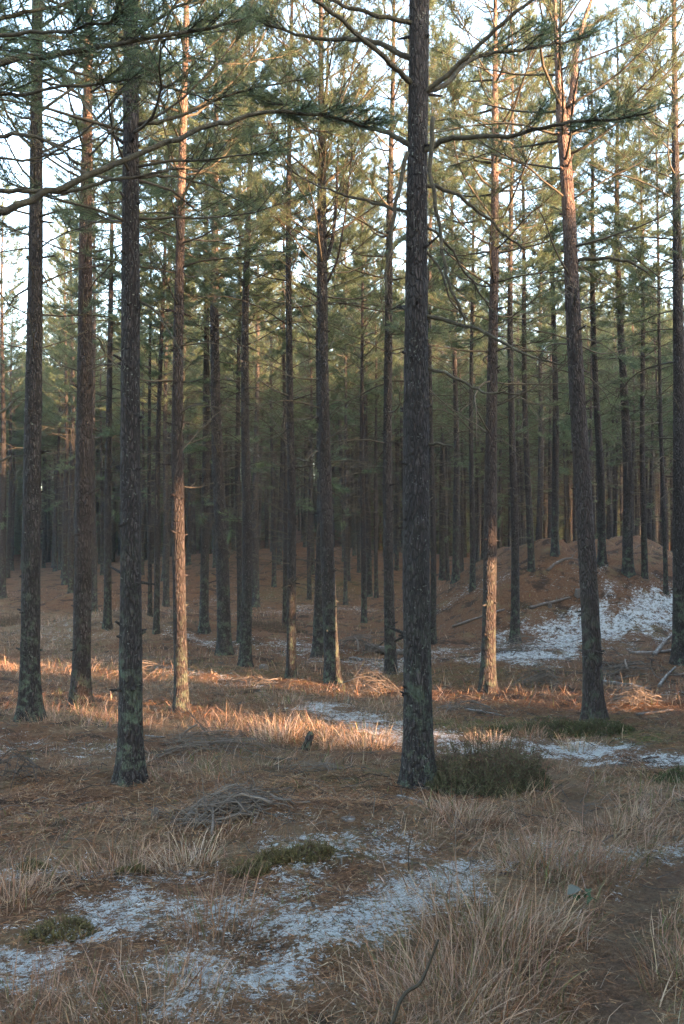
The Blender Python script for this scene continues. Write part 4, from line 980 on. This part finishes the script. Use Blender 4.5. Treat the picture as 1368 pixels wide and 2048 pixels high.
def brush_pile(u, v, wpx, hpx, n, label, thick=0.006, tone=None, depth=0.5, curl=0.9):
    g0 = ground(u, v); w, hh = wpx * px(g0[1]), hpx * px(g0[1]); T = thing('brush_pile', label, 'brush pile', g0, 'heaps of cut branches')
    for k in range(n):
        r = np.random.default_rng(int(u * 7 + k)); L = w * r.uniform(0.35, 0.85); c = np.array([r.normal(0, w * 0.2), r.normal(0, w * depth * 0.28)]); az = r.normal(0, 1.0) + (math.pi if r.random() < .5 else 0)
        m = 8; t = np.linspace(-0.5, 0.5, m); bow = r.uniform(-1, 1) * L * 0.16 * curl
        xx = c[0] + np.cos(az) * t * L - np.sin(az) * bow * (1 - 4 * t * t); yy = c[1] + np.sin(az) * t * L + np.cos(az) * bow * (1 - 4 * t * t)
        lift = hh * r.uniform(0.02, 1.1) * (1 + r.normal(0, 0.5) * t) * np.clip(1 - (np.hypot(xx / (w * .6), yy / (w * depth))) ** 1.6, -0.15, 1)
        zz = h_full(xx + g0[0], yy + g0[1]) - g0[2] + np.maximum(lift, 0.004) + r.normal(0, 0.006, m)
        g = Geo(); P = np.stack([xx, yy, zz], -1); q = P[0].copy(); stick_geo(g, P - q, thick * (r.uniform(0.35, 1.1) if k % 5 else r.uniform(1.4, 2.2)), thick * 0.3, r, 5, tone=None if tone is None else r.uniform(*tone))
        link('stick', g.mesh('stick', M_STICK), T, q)
brush_pile(475, 1622, 225, 40, 64, 'tangled grey heap of sticks below the thick near black trunk', 0.0052)
brush_pile(430, 1500, 260, 40, 44, 'long low line of broken sticks along the near side of the sunlit streak', 0.005)
brush_pile(740, 1388, 110, 42, 30, 'sunlit heap of branches just behind the big middle trunk', 0.006)
brush_pile(735, 1300, 150, 34, 26, 'grey brash heap behind the slim pine and the frosty log', 0.009)
brush_pile(1085, 1372, 110, 32, 30, 'flat grey brush pile between the two pines with glowing flanks', 0.007)
brush_pile(1030, 1305, 120, 40, 28, 'dark twiggy brash at the lower corner of the frosted slope', 0.008)
brush_pile(1268, 1412, 110, 38, 34, 'reddish sunlit brush pile beyond the curved pine', 0.006)
brush_pile(1260, 1350, 170, 30, 30, 'spread grey brash under the frosted slope near the frame edge', 0.008)
brush_pile(280, 1350, 120, 26, 18, 'thin brash lying behind the thick near black trunk', 0.006)
brush_pile(930, 1420, 120, 20, 16, 'few curved twigs in the sun before the pine with glowing foot', 0.005)
brush_pile(620, 1545, 120, 20, 12, 'scattered thin twigs between the near black and the big middle trunk', 0.0045)
brush_pile(25, 1560, 130, 60, 16, 'dark dead twigs poking in at the frame edge', 0.005, (0.0, 0.25))
brush_pile(510, 1370, 120, 18, 14, 'loose twigs behind the sunlit tussock', 0.006)

def wood_mat(name, a, b_):
    m, nt, b = mat(name); c = coords(nt); n = tex_noise(nt, mapping(nt, c, (3, 3, 3)), 8, 6, 0.7); f = tex_noise(nt, c, 14, 4, 0.7)
    nrm = nt.nodes.new('ShaderNodeNewGeometry').outputs['Normal']; sp = nt.nodes.new('ShaderNodeSeparateXYZ'); nt.links.new(nrm, sp.inputs[0])
    col = mix(nt, n, a, b_); frosty = mathn(nt, 'MULTIPLY', mrange(nt, sp.outputs[2], 0.45, 0.9), mrange(nt, f, 0.46, 0.6))
    col = mix(nt, mathn(nt, 'MULTIPLY', frosty, 0.32), col, (0.40, 0.43, 0.43)); nt.links.new(col, b.inputs['Base Color']); bump(nt, n, b, 0.8, 0.02); return m
M_LOG = wood_mat('frosted_log', (0.028, 0.023, 0.020), (0.11, 0.092, 0.080))
def log(p, q, wpx, label, up=0.0, name='fallen_log', bend=0.018):
    a, b = ground(*p), ground(*q); r = wpx * px((a[1] + b[1]) / 2) / 2; t = np.linspace(0, 1, 12)
    P = a[None] * (1 - t[:, None]) + b[None] * t[:, None]; n_ = np.array([-(b - a)[1], (b - a)[0]]); P[:, :2] += np.outer(np.sin(t * 3.1 + 0.3) * bend, n_)
    P[:, 2] = h_full(P[:, 0], P[:, 1]) + r * 0.6 + up * t; P[:, 2] = 0.35 * P[:, 2] + 0.65 * np.linspace(P[0, 2], P[-1, 2], 12); P[:, 2] = np.maximum(P[:, 2], h_full(P[:, 0], P[:, 1]) + r * 0.2)
    g = Geo(); V, T = tube(P - a, r * (1 - 0.35 * t) * (1 + 0.1 * np.sin(t * 23)), 10); V = V + rng.normal(0, r * 0.06, V.shape); g.add(V, T)
    rr = np.random.default_rng(int(p[0] * 3 + p[1])); i = rr.integers(1, 11, 3); d = rr.normal(0, 1, (3, 3)); d[:, 2] = np.abs(d[:, 2]); V, T = prisms(P[i] - a, P[i] - a + d * r * 2.2, np.full(3, r * .3), np.full(3, r * .15)); g.add(V, T)
    link(name, g.mesh(name, M_LOG), None, a, label=label, category='log' if name == 'fallen_log' else 'branch', group='fallen wood')
log((735, 1300), (815, 1312), 16, 'frost topped log lying behind the slim pine')
log((700, 1316), (800, 1326), 7, 'thin pale pole on the frost in front of the frosty log')
log((1262, 1316), (1350, 1306), 9, 'long grey log lying below the frosted slope')
log((1310, 1316), (1346, 1296), 9, 'short dark log propped across the long grey log', up=.22)
log((1195, 1362), (1300, 1385), 9, 'grey log running under the reddish brush pile')
log((1275, 1432), (1345, 1418), 6, 'pale bare pole beside the curved pine')
log((1320, 1380), (1350, 1352), 7, 'frosty short log near the frame edge', up=.1)
log((905, 1260), (1010, 1228), 6, 'dark branch lying up the mound slope behind the glowing pine', name='fallen_branch')
log((1060, 1222), (1140, 1196), 7, 'dark log on the frosted mound slope')
log((1095, 1145), (1170, 1120), 7, 'dark fallen branch across the brown mound crest', name='fallen_branch')
log((795, 1590), (845, 1603), 9, 'short dark stick at the foot of the big middle trunk', name='fallen_branch')
log((1035, 1590), (1105, 1583), 7, 'dark stick at the lower edge of the heather mound', name='fallen_branch', bend=.08)
log((930, 1462 - 40), (1010, 1432), 5, 'thin stick before the pine with the glowing foot', name='fallen_branch')
log((290, 1470), (330, 1473), 5, 'small flat piece of wood behind the thick near black trunk', name='fallen_branch')

def moss_mat():
    m, nt, b = mat('moss_stump'); c = coords(nt); n = tex_noise(nt, c, 30, 5, 0.7); f = tex_noise(nt, c, 22, 4, 0.7)
    col = ramp(nt, n, [(0.3, (0.016, 0.018, 0.008)), (0.7, (0.06, 0.064, 0.022))]); col = mix(nt, mrange(nt, tex_noise(nt, c, 7, 3), 0.5, 0.6), col, (0.05, 0.034, 0.026))
    nrm = nt.nodes.new('ShaderNodeNewGeometry').outputs['Normal']; sp = nt.nodes.new('ShaderNodeSeparateXYZ'); nt.links.new(nrm, sp.inputs[0])
    col = mix(nt, mathn(nt, 'MULTIPLY', mrange(nt, sp.outputs[2], 0.4, 0.9), mrange(nt, f, 0.55, 0.62)), col, (0.36, 0.39, 0.39))
    nt.links.new(col, b.inputs['Base Color']); bump(nt, n, b, 1, 0.03); return m
M_MOSS = moss_mat()
def stump(u, v, wpx, hpx, label, m=None, tilt=0.0, flat=0.75):
    g0 = ground(u, v); r, hh = wpx * px(g0[1]) / 2, hpx * px(g0[1]); zs = np.linspace(-0.06, hh, 14); a = np.linspace(0, 2 * math.pi, 26, endpoint=False); A, Zg = np.meshgrid(a, zs); f = np.clip(Zg / hh, 0, 1)
    R = r * (1.25 - 0.35 * f) * (1 + 0.22 * vnoise(np.cos(A) * 2, np.sin(A) * 2, Zg * 9, int(u)) + 0.08 * vnoise(np.cos(A) * 6, np.sin(A) * 6, Zg * 30, int(u) + 1)); R = R * np.where(f > flat, np.sqrt(np.clip(1 - ((f - flat) / (1 - flat)) ** 2 * 0.9, 0.05, 1)), 1)
    V = np.stack([R * np.cos(A) + tilt * Zg, R * np.sin(A), Zg + 0.15 * hh * f * vnoise(np.cos(A) * 2.2, np.sin(A) * 2.2, seed=int(v))], -1).reshape(-1, 3); s_n = 26
    i = np.arange(13)[:, None] * s_n; j = np.arange(s_n)[None]; k = (j + 1) % s_n; T = np.concatenate([np.stack([i + j, i + k, i + s_n + k], -1).reshape(-1, 3), np.stack([i + j, i + s_n + k, i + s_n + j], -1).reshape(-1, 3)])
    V = np.vstack([V, V[-s_n:].mean(0, keepdims=True)]); c = len(V) - 1; T = np.vstack([T, np.stack([13 * s_n + j[0], 13 * s_n + k[0], np.full(s_n, c)], -1)])
    g = Geo(); g.add(V, T); link('tree_stump', g.mesh('tree_stump', m or M_MOSS), None, g0, label=label, category='stump', group='old stumps')
for u, v, r_, h_, lab in [(502, 1742, .11, .12, 'mossy hummock nearest the pale grass fan'), (550, 1724, .12, .12, 'middle one of three mossy hummocks above the frost'), (622, 1722, .15, .13, 'mossy hummock beside the dark hollow, widest of the three'), (66, 1738, .10, .09, 'small mossy hummock behind the edge grass tuft'),
        (265, 1745, .09, .09, 'dark mossy lump between two grass tufts'), (120, 1865, .18, .10, 'dark hummock rising out of the frosty hollow')]:
    sprig_bed('moss_hummock', lab, 'moss', u, v, r_ * .85, r_ * .6, h_ * .6, 190, (0.045, 0.038, 0.016), (0.115, 0.100, 0.040), 7)
stump(527, 1338, 16, 9, 'low cut stump on the mossy patch', M_LOG, flat=.95); stump(612, 1498, 15, 34, 'jagged dark broken stump in the sunlit streak', M_BARK, tilt=.3, flat=.6)
stump(310, 1632, 14, 16, 'tiny dark cut stump beside a moss spot', M_LOG, flat=.9); stump(698, 1645, 26, 10, 'low pale topped stump above the mossy bank', M_LOG, flat=.8)
stump(1157, 1190, 12, 12, 'small stump on the mound beside the curved pine', M_LOG, flat=.9); stump(1100, 1218, 7, 10, 'tiny stump on the frosted slope', M_LOG, flat=.9)

def twig(pts, r0, r1, label, rngs, twigs=0, tone=0.2, group=None):
    P = np.array(pts); q = P[0].copy(); t = np.linspace(0, len(P) - 1, len(P) * 3); P2 = np.stack([np.interp(t, range(len(P)), P[:, k]) for k in range(3)], -1)
    for _ in range(2): P2[1:-1] = (P2[:-2] + 2 * P2[1:-1] + P2[2:]) / 4
    g = Geo(); stick_geo(g, P2 - q, r0, r1, np.random.default_rng(rngs), twigs, tone, 7); link('bent_twig', g.mesh('bent_twig', M_TWIG if tone < 0.05 else M_STICK), None, q, label=label, category='twig')
Yt = 3.15
twig([at_y(u, v, Yt + dy) for u, v, dy in [(745, 2230, 0), (760, 2110, 0), (774, 2066, 0), (788, 2040, .0), (797, 2008, .02), (812, 1982, .03), (838, 1972, .04), (850, 1948, .05), (862, 1918, .06), (870, 1896, .05), (877, 1879, .05)]], 0.008, 0.0036, 'bent dark twig rising from the bottom edge', 1, 0, 0.0)
def up_twig(u, v, top, label, r=0.004, tone=0.6, tw=2):
    g0 = ground(u, v); Yd = g0[1]; twig([g0 - [0, 0, .03]] + [at_y(a, b, Yd - 0.05) for a, b in top], r, r * .4, label, int(u), tw, tone)
up_twig(748, 1638, [(747, 1618), (750, 1600), (748, 1585)], 'thin upright pale twig before the big middle trunk', .004)
up_twig(1055, 1417, [(1062, 1398), (1074, 1382), (1070, 1373)], 'pale hooked twig catching sun behind the moss bed', .006, .9)
up_twig(428, 1478, [(405, 1455), (385, 1432), (371, 1415)], 'long grey stick leaning against the sunlit red trunk', .009, .4)
up_twig(818, 1735, [(816, 1700), (822, 1678), (826, 1660)], 'thin dark stem standing in the frost', .003, .1)
up_twig(911, 1727, [(911, 1690), (911, 1655), (911, 1622)], 'tall thin straw stalk before the heather mound', .0022, 1.0, 0)
up_twig(175, 1432, [(172, 1415), (178, 1403), (168, 1390)], 'sunlit stalk behind the thick near black trunk', .005, .9)

# broad leaved seedling and a pale fallen leaf beside the footpath
gS = ground(1165, 1835); T = thing('bramble_seedling', 'small green broad leaved seedling beside the footpath', 'seedling', gS)
def leaf_geo(L, W, fold=0.25):
    t = np.linspace(0, 1, 7); w = W * np.sin(np.pi * t ** 0.8) * (1 + 0.12 * np.sin(t * 25)); V = []
    for a, b in zip(t, w): V += [(a * L, -b, fold * b + 0.02 * math.sin(a * 3)), (a * L, 0, 0.02 * math.sin(a * 3) - 0.15 * L * a * a), (a * L, b, fold * b + 0.02 * math.sin(a * 3))]
    F = []
    for i in range(6):
        for j in range(2): p = i * 3 + j; F += [(p, p + 3, p + 4), (p, p + 4, p + 1)]
    return np.array(V), np.array(F)
for k, (az, L, c, dx) in enumerate([(0.3, .075, (0.045, 0.085, 0.03), .02), (2.4, .07, (0.05, 0.09, 0.03), -.02), (3.6, .06, (0.035, 0.07, 0.025), -.01), (5.2, .065, (0.045, 0.08, 0.03), .01), (1.3, .06, (0.05, 0.08, 0.04), .03)]):
    g = Geo(); V, F = leaf_geo(L * .7, L * .24); g.add(V, F, [q * .6 for q in c]); o = link('leaf', g.mesh('leaf', M_GRASS), T, (dx, 0, .05 + .01 * k)); o.rotation_euler = (0.2 * math.sin(k), -0.25, az)
g = Geo(); V, Tt = tube([(0, 0, -.02), (0, .005, .03), (0.01, 0, .09)], [.003, .0025, .002], 5); g.add(V, Tt, (0.10, 0.06, 0.04)); link('stem', g.mesh('stem', M_GRASS), T)
gS = ground(1135, 1818); g = Geo(); V, F = leaf_geo(.085, .032); g.add(V, F, (0.085, 0.09, 0.075)); o = link('fallen_leaf', g.mesh('fallen_leaf', M_GRASS), None, gS + [0, 0, .06], label='single pale frosted leaf beside the green seedling', category='leaf'); o.rotation_euler = (.2, -.1, .4)

# ------------------------------------------------------------------ the thin mist between the trees
hz = bpy.data.materials.new('haze'); hz.use_nodes = True; nt = hz.node_tree; nt.nodes.remove(nt.nodes['Principled BSDF'])
pv = nt.nodes.new('ShaderNodeVolumePrincipled'); pv.inputs['Color'].default_value = (0.93, 0.95, 1.0, 1); pv.inputs['Density'].default_value = HAZE; pv.inputs['Anisotropy'].default_value = 0.2
nt.links.new(pv.outputs[0], nt.nodes['Material Output'].inputs['Volume'])
zt = 30.0; bx = [(-440, -320), (440, -320), (440, 540), (-440, 540)]
V_ = [(x, y, -3.0) for x, y in bx] + [(x, y, zt) for x, y in bx]
hm = bpy.data.meshes.new('haze'); hm.from_pydata(V_, [], [(3, 2, 1, 0), (4, 5, 6, 7), (0, 1, 5, 4), (1, 2, 6, 5), (2, 3, 7, 6), (3, 0, 4, 7)]); hm.materials.append(hz)
link('haze', hm, label='faint cool mist hanging between the trunks', category='haze', kind='stuff')
